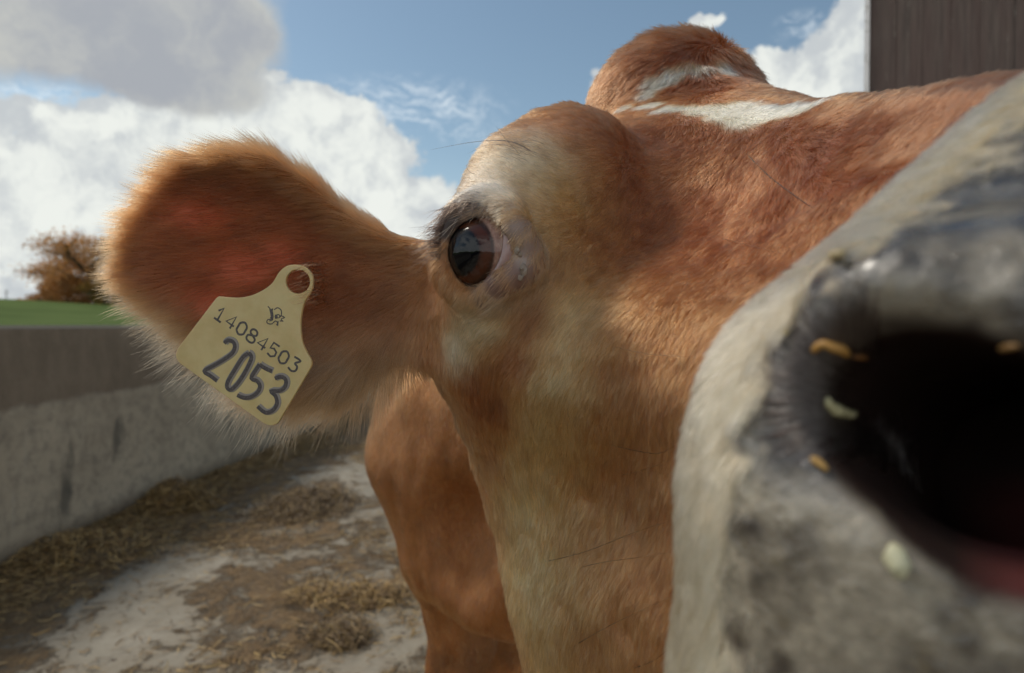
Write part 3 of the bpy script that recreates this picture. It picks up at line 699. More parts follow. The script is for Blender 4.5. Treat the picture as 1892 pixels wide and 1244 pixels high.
# ------------------------------------------------------------------ the eye
GZE = Dv(-.72, .05, -.70); GZE /= np.linalg.norm(GZE)
def build_eye():
    nu, nv = 160, 110; V = []; Fs = []
    a = np.cross(GZE, [0, 0, 1]); a /= np.linalg.norm(a); b_ = np.cross(a, GZE)
    th = np.linspace(0, math.pi, nv); ph = np.linspace(0, 2 * math.pi, nu, endpoint=False)
    T, Ph = np.meshgrid(th, ph, indexing='ij')
    bulge = ER * (1 + .075 * np.clip((np.cos(T) - math.cos(R(50))) / (1 - math.cos(R(50))), 0, 1) ** 1.0)
    dirv = np.cos(T)[..., None] * GZE + np.sin(T)[..., None] * (np.cos(Ph)[..., None] * a + np.sin(Ph)[..., None] * b_)
    V = (dirv * bulge[..., None]).reshape(-1, 3); i, j = np.meshgrid(np.arange(nv - 1), np.arange(nu), indexing='ij')
    q = np.stack([i * nu + j, (i + 1) * nu + j, (i + 1) * nu + (j + 1) % nu, i * nu + (j + 1) % nu], -1).reshape(-1, 4)
    me = mesh_np('eyeball', V, q)
    m, t, b = material('cow_eye')
    n = t.vec('NORMALIZE', t.new('ShaderNodeTexCoord').outputs['Object'])
    cg = t.vec('DOT_PRODUCT', n, tuple(GZE)); ca = t.vec('DOT_PRODUCT', n, tuple(a)); cb = t.vec('DOT_PRODUCT', n, tuple(b_))
    ang = t.math('ARCCOSINE', cg)
    # oval pupil: wide along a
    ra = t.math('SQRT', t.math('ADD', t.math('POWER', t.math('MULTIPLY', ca, 1.0), 2.0), t.math('POWER', t.math('MULTIPLY', cb, 1.12), 2.0)))
    fib = t.noise(n, 30, 6, .7)
    ring = t.math('ADD', ra, t.math('MULTIPLY', t.math('SUBTRACT', fib, .5), .10))
    iris = t.mix(t.ramp(ring, .42, .72), (.008, .003, .003), (.060, .017, .007))
    scl = t.mix(t.ramp(t.noise(n, 9, 5), .35, .65), (.30, .19, .14), (.21, .115, .085))
    scl = t.mix(t.ramp(t.new('ShaderNodeTexWave', {'Vector': n, 'Scale': 6, 'Distortion': 9, 'Detail': 4}).outputs['Fac'], .82, .98, 0, .45), scl, (.25, .05, .04))
    pup = t.mix(t.ramp(ring, .54, .62), (.003, .003, .004), iris)
    c = t.mix(t.ramp(ring, .745, .80), pup, (.035, .014, .008))
    c = t.mix(t.ramp(t.math('ADD', ang, t.math('MULTIPLY', t.math('SUBTRACT', fib, .5), .12)), .90, .98), c, scl)
    t.put(b.inputs['Base Color'], c); b.inputs['Roughness'].default_value = .3; b.inputs['Specular IOR Level'].default_value = .0; b.inputs['Coat Weight'].default_value = 1; b.inputs['Coat Roughness'].default_value = .03; b.inputs['Coat IOR'].default_value = 1.42
    t.put(b.inputs['Coat Normal'], t.new('ShaderNodeBump', {'Strength': .25, 'Distance': .0004, 'Height': t.noise(n, 5, 2)}).outputs[0])
    o = link('eyeball', me, mat=m); o.location = Vector(EYEC); child(o, cow)
    # third eyelid, a pale crescent at the inner corner
    edge = [(923, 402), (928, 418), (930, 436), (929, 455), (925, 474), (918, 490), (906, 507)]; outer = [(926, 402), (940, 424), (952, 445), (962, 470), (948, 488), (930, 502), (908, 515)]
    V = []; Fs = []; K = 7
    E1, O1 = crom(edge, 5, False), crom(outer, 5, False)
    for i in range(len(E1)):
        for j in range(K):
            f = j / (K - 1); q = E1[i] * (1 - f) + O1[i] * f
            V.append(on_eye(q[0], q[1], ER + .0006 + .0013 * math.sin(min(f * 5, 1.57))))
    for i in range(len(E1) - 1):
        for j in range(K - 1): Fs.append((i * K + j, i * K + j + 1, (i + 1) * K + j + 1, (i + 1) * K + j))
    m2, t, b = material('third_eyelid'); nn_ = t.noise(t.new('ShaderNodeTexCoord').outputs['Object'], 420, 4)
    t.put(b.inputs['Base Color'], t.mix(nn_, (.27, .165, .145), (.36, .25, .225))); b.inputs['Roughness'].default_value = .25; b.inputs['Subsurface Weight'].default_value = .2; b.inputs['Subsurface Scale'].default_value = .003
    te = link('third_eyelid', mesh_np('third_eyelid', V, Fs), mat=m2); te.parent = o; te.matrix_parent_inverse = Matrix.Translation(-Vector(EYEC))
    # tears
    m3, t, b = material('tear'); b.inputs['Base Color'].default_value = (.34, .27, .21, 1); b.inputs['Roughness'].default_value = .08; b.inputs['Transmission Weight'].default_value = .35; b.inputs['IOR'].default_value = 1.35
    for (px, py, r, el) in ((957, 462, .0016, 1.3), (961, 471, .0010, 1.5), (967, 500, .0021, 1.6), (961, 514, .0014, 1.2)):
        h, n_, d_ = hit(px, py); me = bpy.data.meshes.new('tear_drop'); import bmesh
        bm = bmesh.new(); bmesh.ops.create_icosphere(bm, subdivisions=3, radius=r); bmesh.ops.scale(bm, vec=(1, .7, el), verts=bm.verts)
        for v in bm.verts: v.co += Vector(n3(np.array([v.co[:]]) + px, 900, 5)[0] * r * .7)
        bm.to_mesh(me); bm.free(); me.polygons.foreach_set('use_smooth', [True] * len(me.polygons))
        o = link('tear_drop', me, mat=m3); o.location = Vector(h + n_ * r * .3); child(o, cow)
build_eye()

# ------------------------------------------------------------------ ear tag
def build_tag():
    D = .345
    Tn = Dv(-.10, .06, -1.0); Tn /= np.linalg.norm(Tn); C0 = P(455, 640, D)
    tx = Dv(1, 0); tx = tx - Tn * (tx @ Tn); tx /= np.linalg.norm(tx); ty = np.cross(Tn, tx)
    if ty[2] < 0: ty = -ty
    def uv(zx, zy):                            # zoomed drawing coordinates -> plane of the tag
        px, py = 300 + zx / 3.8875, 480 + zy / 3.8875
        o = np.array([0, 0, CAMZ]); d = P(px, py, 1.0) - o; t = ((C0 - o) @ Tn) / (d @ Tn); q = o + d * t - C0; return np.array([q @ tx, q @ ty])
    Mx = Matrix(((tx[0], ty[0], Tn[0], C0[0]), (tx[1], ty[1], Tn[1], C0[1]), (tx[2], ty[2], Tn[2], C0[2]), (0, 0, 0, 1)))
    root = empty('ear_tag', tuple(C0), 'pale yellow plastic ear tag numbered 14084503 and 2053 hanging from the furry ear', 'ear tag')
    def conv(cu, name, mat, z=0.0, parent=root):
        o = bpy.data.objects.new('tmp', cu); COL.objects.link(o); bpy.context.view_layer.update()
        me = bpy.data.meshes.new_from_object(o.evaluated_get(bpy.context.evaluated_depsgraph_get())); bpy.data.objects.remove(o)
        me.name = name; me.materials.clear(); r = link(name, me, mat=mat); r.matrix_world = Mx @ Matrix.Translation((0, 0, z)); r.parent = parent; r.matrix_parent_inverse = Matrix.Translation(-root.location); return r
    out = crom([(430, 270), (500, 277), (570, 277), (640, 264), (700, 240), (755, 208), (800, 170), (828, 125), (855, 85), (900, 52), (960, 42), (1020, 55), (1068, 98), (1082, 160), (1070, 225), (1030, 285), (1010, 340), (996, 410), (993, 480), (998, 550), (1012, 610), (1038, 668), (1064, 712)], 4, False)
    out += crom([(1070, 728), (1073, 750), (1066, 772)], 4, False) + crom([(848, 1140), (832, 1166), (800, 1182), (765, 1180), (735, 1168)], 4, False) + crom([(140, 742), (116, 715), (110, 680), (122, 640)], 4, False) + crom([(385, 295), (400, 277), (415, 270)], 3, False)
    cu = bpy.data.curves.new('plate', 'CURVE'); cu.dimensions = '2D'; cu.fill_mode = 'BOTH'; cu.extrude = .0006; cu.bevel_depth = .00045; cu.bevel_resolution = 2
    sp = cu.splines.new('POLY'); pts = [uv(*q) for q in out]; sp.points.add(len(pts) - 1)
    for i, q in enumerate(pts): sp.points[i].co = (q[0], q[1], 0, 1)
    sp.use_cyclic_u = True
    sp = cu.splines.new('POLY'); hp = [uv(978 + 92 * math.cos(a), 158 + 92 * math.sin(a)) for a in np.linspace(0, 2 * math.pi, 40, endpoint=False)]; sp.points.add(len(hp) - 1)
    for i, q in enumerate(hp): sp.points[i].co = (q[0], q[1], 0, 1)
    sp.use_cyclic_u = True
    m, t, b = material('tag_plastic'); oc = t.new('ShaderNodeTexCoord').outputs['Object']
    c = t.mix(t.ramp(t.noise(oc, 60, 5, .6), .35, .7), (.56, .44, .21), (.49, .365, .155)); c = t.mix(t.ramp(t.noise(oc, 500, 6, .8), .66, .8, 0, .35), c, (.25, .2, .12))
    t.put(b.inputs['Base Color'], c); b.inputs['Roughness'].default_value = .42; b.inputs['Subsurface Weight'].default_value = .25; b.inputs['Subsurface Scale'].default_value = .004
    t.put(b.inputs['Normal'], t.new('ShaderNodeBump', {'Strength': .2, 'Distance': .0003, 'Height': t.noise(oc, 300, 4)}).outputs[0])
    conv(cu, 'plate', m)
    mi, t, b = material('tag_ink'); oc = t.new('ShaderNodeTexCoord').outputs['Object']
    t.put(b.inputs['Base Color'], t.mix(t.ramp(t.noise(oc, 900, 4, .7), .4, .8), (.055, .045, .045), (.16, .13, .11))); b.inputs['Roughness'].default_value = .6
    mg, t, b = material('faded_ink'); b.inputs['Base Color'].default_value = (.25, .215, .185, 1); b.inputs['Roughness'].default_value = .6
    def strokes(name, lines, r, mat, z=.00108, smooth=3):
        cu = bpy.data.curves.new(name, 'CURVE'); cu.dimensions = '3D'; cu.bevel_depth = r; cu.bevel_resolution = 3; cu.use_fill_caps = True
        for L in lines:
            q = crom(L, smooth, False) if smooth > 1 and len(L) > 2 else L; q = [uv(*k) for k in q]; sp = cu.splines.new('POLY'); sp.points.add(len(q) - 1)
            for i, k in enumerate(q): sp.points[i].co = (k[0], k[1], 0, 1)
        o = conv(cu, name, mat, z); me = o.data
        co = np.zeros(len(me.vertices) * 3, dtype=np.float32); me.vertices.foreach_get('co', co); co = co.reshape(-1, 3); co[:, 2] *= .06 if r < .0011 else .035; me.vertices.foreach_set('co', co.ravel()); me.update(); return o
    tdir = np.array([.817, .577]); up = np.array([.50, -.866])
    def dig(ch, o):
        S = {'1': [[(-.28, .62), (.0, 1.0), (.0, 0)], [(-.32, 0), (.32, 0)]], '4': [[(.18, 0), (.18, 1.0), (-.36, .3), (.38, .3)]],
             '0': [[(.0, 0), (-.3, .2), (-.33, .5), (-.3, .8), (0, 1), (.3, .8), (.33, .5), (.3, .2), (0, 0)]],
             '8': [[(0, .53), (-.26, .66), (-.24, .9), (0, 1), (.24, .9), (.26, .66), (0, .53), (-.32, .38), (-.3, .1), (0, 0), (.3, .1), (.32, .38), (0, .53)]],
             '5': [[(.3, 1), (-.25, 1), (-.29, .52), (0, .64), (.3, .5), (.32, .2), (.05, 0), (-.3, .08)]], '3': [[(-.3, 1), (.3, 1), (.0, .62), (.28, .5), (.32, .18), (.05, 0), (-.32, .08)]]}[ch]
        out = []
        for L in S: out.append([tuple(np.array(o) + tdir * 92 * a + up * 96 * b) for a, b in L])
        return out
    small = []
    for i, ch in enumerate('14084503'):
        o = np.array([403, 433]) + tdir * (i * 90.5) + np.array([i * 1.2, i * -.6])
        for L in dig(ch, o): small.append((ch, L))
    strokes('printed_number', [L for ch, L in small if ch in '083'], .00062, mi, smooth=4)
    o2 = strokes('printed_number', [L for ch, L in small if ch not in '083'], .00062, mi, z=.0011, smooth=1)
    big = [[(452, 600), (478, 578), (515, 590), (528, 625), (508, 672), (440, 722), (365, 765), (308, 800), (350, 830), (400, 868)],
           [(625, 672), (585, 700), (530, 785), (480, 870), (472, 915), (500, 932), (550, 885), (605, 800), (645, 715), (640, 680), (625, 672)],
           [(795, 800), (745, 778), (705, 752)], [(705, 752), (672, 800), (645, 850), (685, 868), (708, 905), (690, 952), (640, 985), (590, 988), (545, 970)],
           [(815, 852), (858, 838), (893, 862), (888, 910), (848, 940), (785, 942), (818, 975), (830, 1030), (800, 1080), (745, 1095), (690, 1052)]]
    strokes('handwritten_number', [[(x + 8, y - 4) for x, y in L] for L in big], .0019, mg, z=.00106)
    strokes('handwritten_number', big, .00115, mi, z=.00116)
    cowl = [[(765, 335), (785, 360), (800, 400)], [(800, 350), (790, 395), (800, 430), (775, 440)], [(810, 360), (835, 345), (860, 365), (860, 400), (840, 420)], [(855, 400), (885, 415), (860, 425), (875, 445)],
            [(800, 430), (765, 430), (758, 452), (780, 462), (800, 458)], [(800, 455), (820, 440), (835, 455), (825, 470)], [(838, 440), (835, 475)], [(815, 400), (845, 395), (850, 415)], [(850, 440), (870, 440)]]
    strokes('printed_cow_emblem', cowl, .00032, mi, z=.0011); strokes('printed_cow_emblem', [[(785, 355), (792, 385), (795, 415), (785, 425)], [(815, 415), (835, 410)]], .0009, mi, z=.00112)
build_tag()
# ------------------------------------------------------------------ bits of feed stuck to the muzzle
def crumb(px, py, ctrl, r, col, label):
    root_pts = [hit(x, y) for x, y in ctrl]; q = crom([h + n * r * .8 for h, n, d in root_pts], 4, False); mb = MB()
    n = len(q); mb.tube(q, [r * (.35 + .75 * math.sin(math.pi * (i + .4) / n)) for i in range(n)], 9)
    c0 = q[n // 2]; mb.v = [tuple(np.array(v) - c0 + n3(np.array([v]), 500, 9)[0] * r * .8) for v in mb.v]
    m, t, b = material('chaff'); oc = t.new('ShaderNodeTexCoord').outputs['Object']
    t.put(b.inputs['Base Color'], t.mix(t.noise(oc, 300, 4), tuple(x * .55 for x in col), col)); b.inputs['Roughness'].default_value = .5
    o = link('feed_crumb', mb.build('feed_crumb', True), mat=m, label=label, cat='crumb', group='bits of feed stuck to the muzzle'); o.location = Vector(c0)
crumb(0, 0, [(1520, 468), (1545, 478), (1562, 470)], .0010, (.55, .42, .22), 'tan crumb stuck on the upper rim of the nose pad')
crumb(0, 0, [(1502, 648), (1525, 634), (1548, 640), (1562, 652)], .0011, (.50, .26, .06), 'curved orange husk just above the dark nostril')
crumb(0, 0, [(1575, 655), (1598, 659)], .0006, (.38, .17, .05), 'thin reddish sliver beside the curved orange husk')
crumb(0, 0, [(1520, 736), (1532, 752), (1548, 762), (1572, 764)], .0013, (.55, .50, .28), 'pale curled flake at the left end of the nostril opening')
crumb(0, 0, [(1498, 846), (1512, 858), (1530, 872)], .0009, (.48, .28, .08), 'small orange chip below the nostril hairs')
crumb(0, 0, [(1646, 1008), (1658, 1030), (1668, 1062)], .0021, (.66, .62, .40), 'large pale oat husk on the grey skin under the nostril')
crumb(0, 0, [(1452, 612), (1458, 616)], .0007, (.50, .38, .14), 'tiny yellow grain at the upper left of the nostril')
crumb(0, 0, [(1850, 640), (1885, 636)], .0007, (.30, .16, .05), 'dull brown sliver in the shaded fold by the right frame edge')

# ------------------------------------------------------------------ the yard
def G(px, py):                                # where a pixel's ray meets the ground
    o = np.array([0, 0, CAMZ]); d = P(px, py, 1.0) - o; return o + d * (-CAMZ / d[2])
A0, A1 = G(0, 1052), G(700, 742)
WD = (A1 - A0); WD[2] = 0; WD /= np.linalg.norm(WD); WN = np.array([WD[1], -WD[0], 0])     # WN points into the yard
if WN[0] < 0: WN = -WN
def grid(x0, x1, nx, y0, y1, ny, zf):
    X, Y = np.meshgrid(np.linspace(x0, x1, nx), np.linspace(y0, y1, ny), indexing='ij'); V = np.stack([X, Y, zf(X, Y)], -1).reshape(-1, 3)
    i, j = np.meshgrid(np.arange(nx - 1), np.arange(ny - 1), indexing='ij'); return V, np.stack([i * ny + j, (i + 1) * ny + j, (i + 1) * ny + j + 1, i * ny + j + 1], -1).reshape(-1, 4)
def dirt_nodes(t, P_):
    """where manure and wet straw cover the concrete"""
    q = t.vec('ADD', P_, t.vec('SCALE', t.vec('SUBTRACT', t.noise(P_, 2.5, 4, out=1), (.5, .5, .5)), scale=.45))
    dw = t.vec('DOT_PRODUCT', t.vec('SUBTRACT', P_, tuple(A0)), tuple(WN))
    dl = t.vec('DOT_PRODUCT', t.vec('SUBTRACT', P_, tuple(A0)), tuple(WD))
    n = t.noise(t.vec('MULTIPLY', q, (1, .8, 1)), 1.25, 9, .66)
    n2 = t.noise(q, 7, 7, .7)
    edge = t.ramp(dw, .75, .0, 0, .40); far = t.ramp(dl, 1.8, 3.4, 0, .22)
    return t.math('ADD', t.math('ADD', t.math('ADD', n, t.math('MULTIPLY', t.math('SUBTRACT', n2, .5), .35)), edge), far), dw, dl, n2
def floor():
    m, t, b = material('yard_concrete'); P_ = t.new('ShaderNodeTexCoord').outputs['Object']
    cov, dw, dl, n2 = dirt_nodes(t, P_)
    con = t.mix(t.ramp(t.noise(P_, 3, 8, .7), .3, .7), (.25, .215, .155), (.37, .325, .25)); con = t.mix(t.ramp(t.noise(P_, 60, 5, .7), .5, .75, 0, .5), con, (.20, .16, .11))
    mud = t.mix(t.ramp(t.noise(P_, 9, 8, .7), .35, .65), (.12, .070, .028), (.26, .155, .062)); mud = t.mix(t.ramp(t.noise(P_, 40, 6, .75), .45, .7), mud, (.27, .19, .10))
    m1 = t.ramp(cov, .495, .565); film = t.ramp(cov, .41, .52, 0, .65)
    c = t.mix(film, con, (.24, .19, .125)); c = t.mix(m1, c, mud)
    c = t.mix(t.ramp(t.noise(P_, 26, 3, .5), .66, .70), c, (.09, .06, .035))
    t.put(b.inputs['Base Color'], c)
    wetm = t.math('MULTIPLY', t.ramp(dl, 2.6, 5.5), t.ramp(t.noise(t.vec('MULTIPLY', P_, (1, .35, 1)), 2.2, 5), .46, .58))
    t.put(b.inputs['Roughness'], t.math('SUBTRACT', t.ramp(t.noise(P_, 12, 5), .3, .7, .62, .85), t.math('MULTIPLY', wetm, .55)))
    hgt = t.math('ADD', t.math('MULTIPLY', t.noise(P_, 45, 8, .75), t.ramp(cov, .5, .62, .12, 1.0)), t.math('MULTIPLY', m1, .9))
    t.put(b.inputs['Normal'], t.new('ShaderNodeBump', {'Strength': .9, 'Distance': .02, 'Height': hgt}).outputs[0])
    V, Fc = grid(-20, 20, 60, -8, 34, 60, lambda X, Y: X * 0)
    link('yard_floor', mesh_np('yard_floor', V, Fc), mat=m, kind='structure')
floor()
def wall():
    m, t, b = material('wall_concrete'); P_ = t.new('ShaderNodeTexCoord').outputs['Object']; sp = t.new('ShaderNodeSeparateXYZ', {0: P_})
    z, x = sp.outputs[2], sp.outputs[0]
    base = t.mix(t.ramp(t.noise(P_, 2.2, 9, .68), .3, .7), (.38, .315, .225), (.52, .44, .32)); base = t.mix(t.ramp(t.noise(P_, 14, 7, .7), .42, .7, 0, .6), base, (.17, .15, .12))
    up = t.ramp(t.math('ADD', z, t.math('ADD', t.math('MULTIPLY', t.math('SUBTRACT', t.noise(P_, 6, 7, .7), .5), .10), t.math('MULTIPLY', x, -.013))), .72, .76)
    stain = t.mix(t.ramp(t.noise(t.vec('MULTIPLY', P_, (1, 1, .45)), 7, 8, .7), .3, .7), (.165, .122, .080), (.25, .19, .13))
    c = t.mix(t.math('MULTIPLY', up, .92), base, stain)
    st = t.noise(t.vec('MULTIPLY', P_, (1, 1, .28)), 4.2, 5, .55)
    c = t.mix(t.ramp(st, .60, .72, 0, .75), c, (.075, .07, .055))
    drip = t.noise(t.vec('MULTIPLY', P_, (1, 1, .05)), 22, 3, .5); c = t.mix(t.ramp(drip, .68, .74, 0, .4), c, (.42, .38, .31))
    c = t.mix(t.ramp(z, .14, .0, 0, .8), c, (.10, .075, .045))
    c = t.mix(t.ramp(t.noise(P_, 70, 3), .70, .76, 0, .7), c, (.06, .05, .04))
    t.put(b.inputs['Base Color'], c); b.inputs['Roughness'].default_value = .85
    t.put(b.inputs['Normal'], t.new('ShaderNodeBump', {'Strength': .6, 'Distance': .01, 'Height': t.math('ADD', t.noise(P_, 30, 8, .7), t.math('MULTIPLY', up, -.4))}).outputs[0])
    import bmesh
    L = 22; bm = bmesh.new(); prof = [(0, -.05), (0, 1.118), (.012, 1.13), (.188, 1.13), (.2, 1.118), (.2, -.05)]
    xs = [-6 + i * (L + 6) / 40 for i in range(41)]; rows = []
    for x_ in xs: rows.append([bm.verts.new((x_, y_, z_ + (0.012 * (1 - (x_ + 6) / 28) if z_ > .5 else 0))) for y_, z_ in prof])
    for i in range(40):
        for j in range(5): bm.faces.new((rows[i][j], rows[i][j + 1], rows[i + 1][j + 1], rows[i + 1][j]))
    bm.faces.new(rows[0][::-1]); bm.faces.new(rows[-1]); bmesh.ops.recalc_face_normals(bm, faces=bm.faces)
    me = bpy.data.meshes.new('concrete_wall'); bm.to_mesh(me); bm.free()
    o = link('concrete_wall', me, mat=m, label='long stained grey concrete yard wall with darker top half on the left', cat='wall')
    # local x along the wall, local y away from the yard
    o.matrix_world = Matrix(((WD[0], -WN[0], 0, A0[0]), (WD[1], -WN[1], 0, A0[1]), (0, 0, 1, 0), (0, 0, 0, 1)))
    ml, t, b = material('wall_rim'); b.inputs['Base Color'].default_value = (.36, .33, .27, 1); b.inputs['Roughness'].default_value = .9
    mb = MB(); mb.box((-6, .004, 1.131), (L - .01, .196, 1.146)); r = link('coping', mb.build('coping'), mat=ml); r.parent = o
wall()
# field behind the wall, rising to a low ridge
def field():
    def zf(X, Y):
        s = np.maximum(-(X - A0[0]) * WN[0] - (Y - A0[1]) * WN[1], 0); dist = np.sqrt(X * X + Y * Y)
        top = np.clip(5.06 - .053 * (X + 77), 1.6, 7); q = np.clip((dist - 4) / 88, 0, 1)
        z = .75 + (top - .75) * (q ** 1.05); z = np.where(dist > 92, top - (dist - 92) * .06, z)
        return z + .10 * np.sin(X * .13 + Y * .05) * q
    V = []; n1_, n2_ = 120, 120
    ss = np.concatenate([[.22], np.geomspace(.6, 260, n1_ - 1)]); tt = np.linspace(-60, 330, n2_)
    S, T_ = np.meshgrid(ss, tt, indexing='ij'); X = A0[0] - WN[0] * S + WD[0] * T_; Y = A0[1] - WN[1] * S + WD[1] * T_
    V = np.stack([X, Y, zf(X, Y)], -1).reshape(-1, 3); i, j = np.meshgrid(np.arange(n1_ - 1), np.arange(n2_ - 1), indexing='ij')
    Fc = np.stack([i * n2_ + j, (i + 1) * n2_ + j, (i + 1) * n2_ + j + 1, i * n2_ + j + 1], -1).reshape(-1, 4)[:, ::-1]
    m, t, b = material('green_crop'); P_ = t.new('ShaderNodeTexCoord').outputs['Object']
    c = t.mix(t.ramp(t.noise(P_, .11, 6, .6), .35, .65), (.075, .105, .026), (.11, .15, .042)); c = t.mix(t.ramp(t.noise(t.vec('MULTIPLY', P_, (1, .08, 1)), 1.4, 4), .45, .6, 0, .45), c, (.05, .085, .02))
    t.put(b.inputs['Base Color'], c); b.inputs['Roughness'].default_value = 1; b.inputs['Specular IOR Level'].default_value = .05
    link('field', mesh_np('field', V, Fc), mat=m, kind='structure')
    return zf
zf = field()
def gz(x, y): return float(zf(np.array([float(x)]), np.array([float(y)]))[0])
m, t, b = material('rough_ground'); P_ = t.new('ShaderNodeTexCoord').outputs['Object']; t.put(b.inputs['Base Color'], t.mix(t.noise(P_, .3, 5), (.06, .09, .03), (.12, .11, .06)))
V, Fc = grid(-1500, 1500, 8, -1500, 1500, 8, lambda X, Y: X * 0 - .06); link('ground', mesh_np('ground', V, Fc), mat=m, kind='structure')

# ------------------------------------------------------------------ trees on the ridge
m_bark, t, b = material('bark'); b.inputs['Base Color'].default_value = (.075, .055, .04, 1); b.inputs['Roughness'].default_value = .9
m_leaf, t, b = material('autumn_leaf'); a_ = t.new('ShaderNodeAttribute', attribute_name='leaf'); t.put(b.inputs['Base Color'], a_.outputs['Color']); b.inputs['Roughness'].default_value = .7
tr = t.new('ShaderNodeBsdfTranslucent', {0: a_.outputs['Color']}); t.put(m_leaf.node_tree.nodes['Material Output'].inputs[0], t.new('ShaderNodeMixShader', {0: .4, 1: b, 2: tr}))
def tree(px, d, h, w, cols, label, n=5200, kind='autumn_tree', cat='tree', sparse=.5, group='trees and bushes on the far ridge', seed=1):
    g = np.random.default_rng(seed); x = (px - 946) / F * d; y = math.sqrt(max(d * d - 0, 1)); z = gz(x, y) - .1
    root = empty(kind, (x, y, z), label, cat, group); mb = MB(); tips = []
    def branch(p, dr, ln, r, lev):
        q = [p]; k = 4
        for i in range(k): dr = dr + g.normal(0, .13, 3); dr[2] += .05; dr /= np.linalg.norm(dr); q.append(q[-1] + dr * ln / k)
        mb.tube(q, list(np.linspace(r, r * .45, k + 1)), 5); tips.append(q[-1]); tips.append(q[-2])
        if lev > 0:
            for i in range(4 if lev > 1 else 3):
                a = g.uniform(0, 6.28); s_ = g.uniform(.35, 1); b0 = q[max(1, int(s_ * k))]
                nd = dr * .6 + np.array([math.cos(a), math.sin(a), .35]) * .8; nd /= np.linalg.norm(nd); branch(b0, nd, ln * g.uniform(.5, .72), r * .5, lev - 1)
    for s_ in range(1):
        off = np.zeros(3); branch(off, np.array([g.normal(0, .1), g.normal(0, .1), 1.0]), h * .45, h * .022, 3)
    T_ = np.array(tips); mx = np.abs(T_[:, 0]).max(); sx = w * .5 / mx; sz = h * .97 / T_[:, 2].max()
    mb.v = [(v[0] * sx, v[1] * sx, v[2] * sz) for v in mb.v]; T_ = T_ * np.array([sx, sx, sz])
    o = link('trunk', mb.build('trunk'), mat=m_bark); o.parent = root
    c = T_[g.integers(0, len(T_), n)] + g.normal(0, 1, (n, 3)) * np.array([w * .045, w * .045, h * .05])
    u3 = g.normal(0, 1, (n, 3)); u3 /= np.linalg.norm(u3, axis=1)[:, None]; rr = g.uniform(.45, 1, n)[:, None] ** .6
    dome = u3 * rr * np.array([w * .5, w * .5, h * .5]) * (.8 + .4 * vnoise(u3, 2.2, seed)[:, None]) + np.array([0, 0, h * .46]); q = g.random(n) < .55; c[q] = dome[q]; c[:, 2] = np.maximum(c[:, 2], .15)
    keep = (.65 * vnoise(c, 1.1, seed) + .35 * vnoise(c, 2.7, seed + 1)) > sparse * (.35 + .65 * np.clip(c[:, 2] / h, 0, 1)); c = c[keep]; n = len(c)
    a = g.normal(0, 1, (n, 3)); a /= np.linalg.norm(a, axis=1)[:, None]; bb = np.cross(a, g.normal(0, 1, (n, 3))); bb /= np.linalg.norm(bb, axis=1)[:, None]; s_ = g.uniform(.08, .2, n)[:, None]
    V = np.stack([c - a * s_, c + bb * s_ * .6, c + a * s_, c - bb * s_ * .6], 1).reshape(-1, 3); Fc = np.arange(n * 4).reshape(-1, 4)
    me = mesh_np('crown', V, Fc, False); ct = np.array(cols); k = np.clip((vnoise(c, .5, seed + 3) * .8 + g.uniform(0, .3, n)) * len(ct), 0, len(ct) - 1).astype(int)
    cc = ct[k] * 1.5 * g.uniform(.7, 1.3, n)[:, None]; set_attr(me, 'leaf', 'FLOAT_COLOR', np.repeat(cc, 4, 0))
    o = link('crown', me, mat=m_leaf); o.parent = root
OR = [(.42, .19, .05), (.34, .16, .05), (.26, .14, .06), (.46, .24, .05)]; BR = [(.24, .14, .07), (.30, .17, .08), (.38, .20, .07)]; GO = [(.10, .11, .03), (.34, .20, .04), (.07, .09, .025), (.38, .24, .05)]
tree(182, 88, 10.5, 15, BR + OR[:1], 'tall half bare brown autumn tree left of the furry ear', 22000, sparse=.36, seed=3)
tree(128, 84, 4.8, 7.0, OR, 'low rust orange tree in front of the half bare brown tree', 11000, sparse=.06, seed=5)
tree(205, 84, 5.0, 5.5, GO, 'green and gold tree partly behind the ear tip', 5000, sparse=.2, seed=8)
tree(262, 84, 6.0, 7, GO, 'gold and green tree showing through the ear fringe', 4500, sparse=.25, seed=9)
tree(78, 86, 2.2, 4.6, BR, 'small brown bush at the left foot of the tree clump', 1500, 'bush', 'bush', .1, seed=12)
tree(44, 88, 1.4, 4.4, BR, 'low dark bush in the hedge line between the small brown bush and the mast', 1200, 'bush', 'bush', .05, seed=13)
tree(10, 88, .9, 5.0, BR, 'lowest bush of the hedge line at the foot of the thin mast', 900, 'bush', 'bush', .05, seed=14)
mb = MB(); mx = P(12, 560, 95); zb = gz(mx[0], mx[1]); mb.tube([(0, 0, -.3), (0, 0, 3.4)], [.09, .05], 6); mb.box((-.35, -.03, 2.9), (.35, .03, 3.0))
o = link('mast', mb.build('mast'), mat=m_bark, label='thin dark mast with a short crossarm on the skyline at far left', cat='mast'); o.location = (mx[0], mx[1], zb)

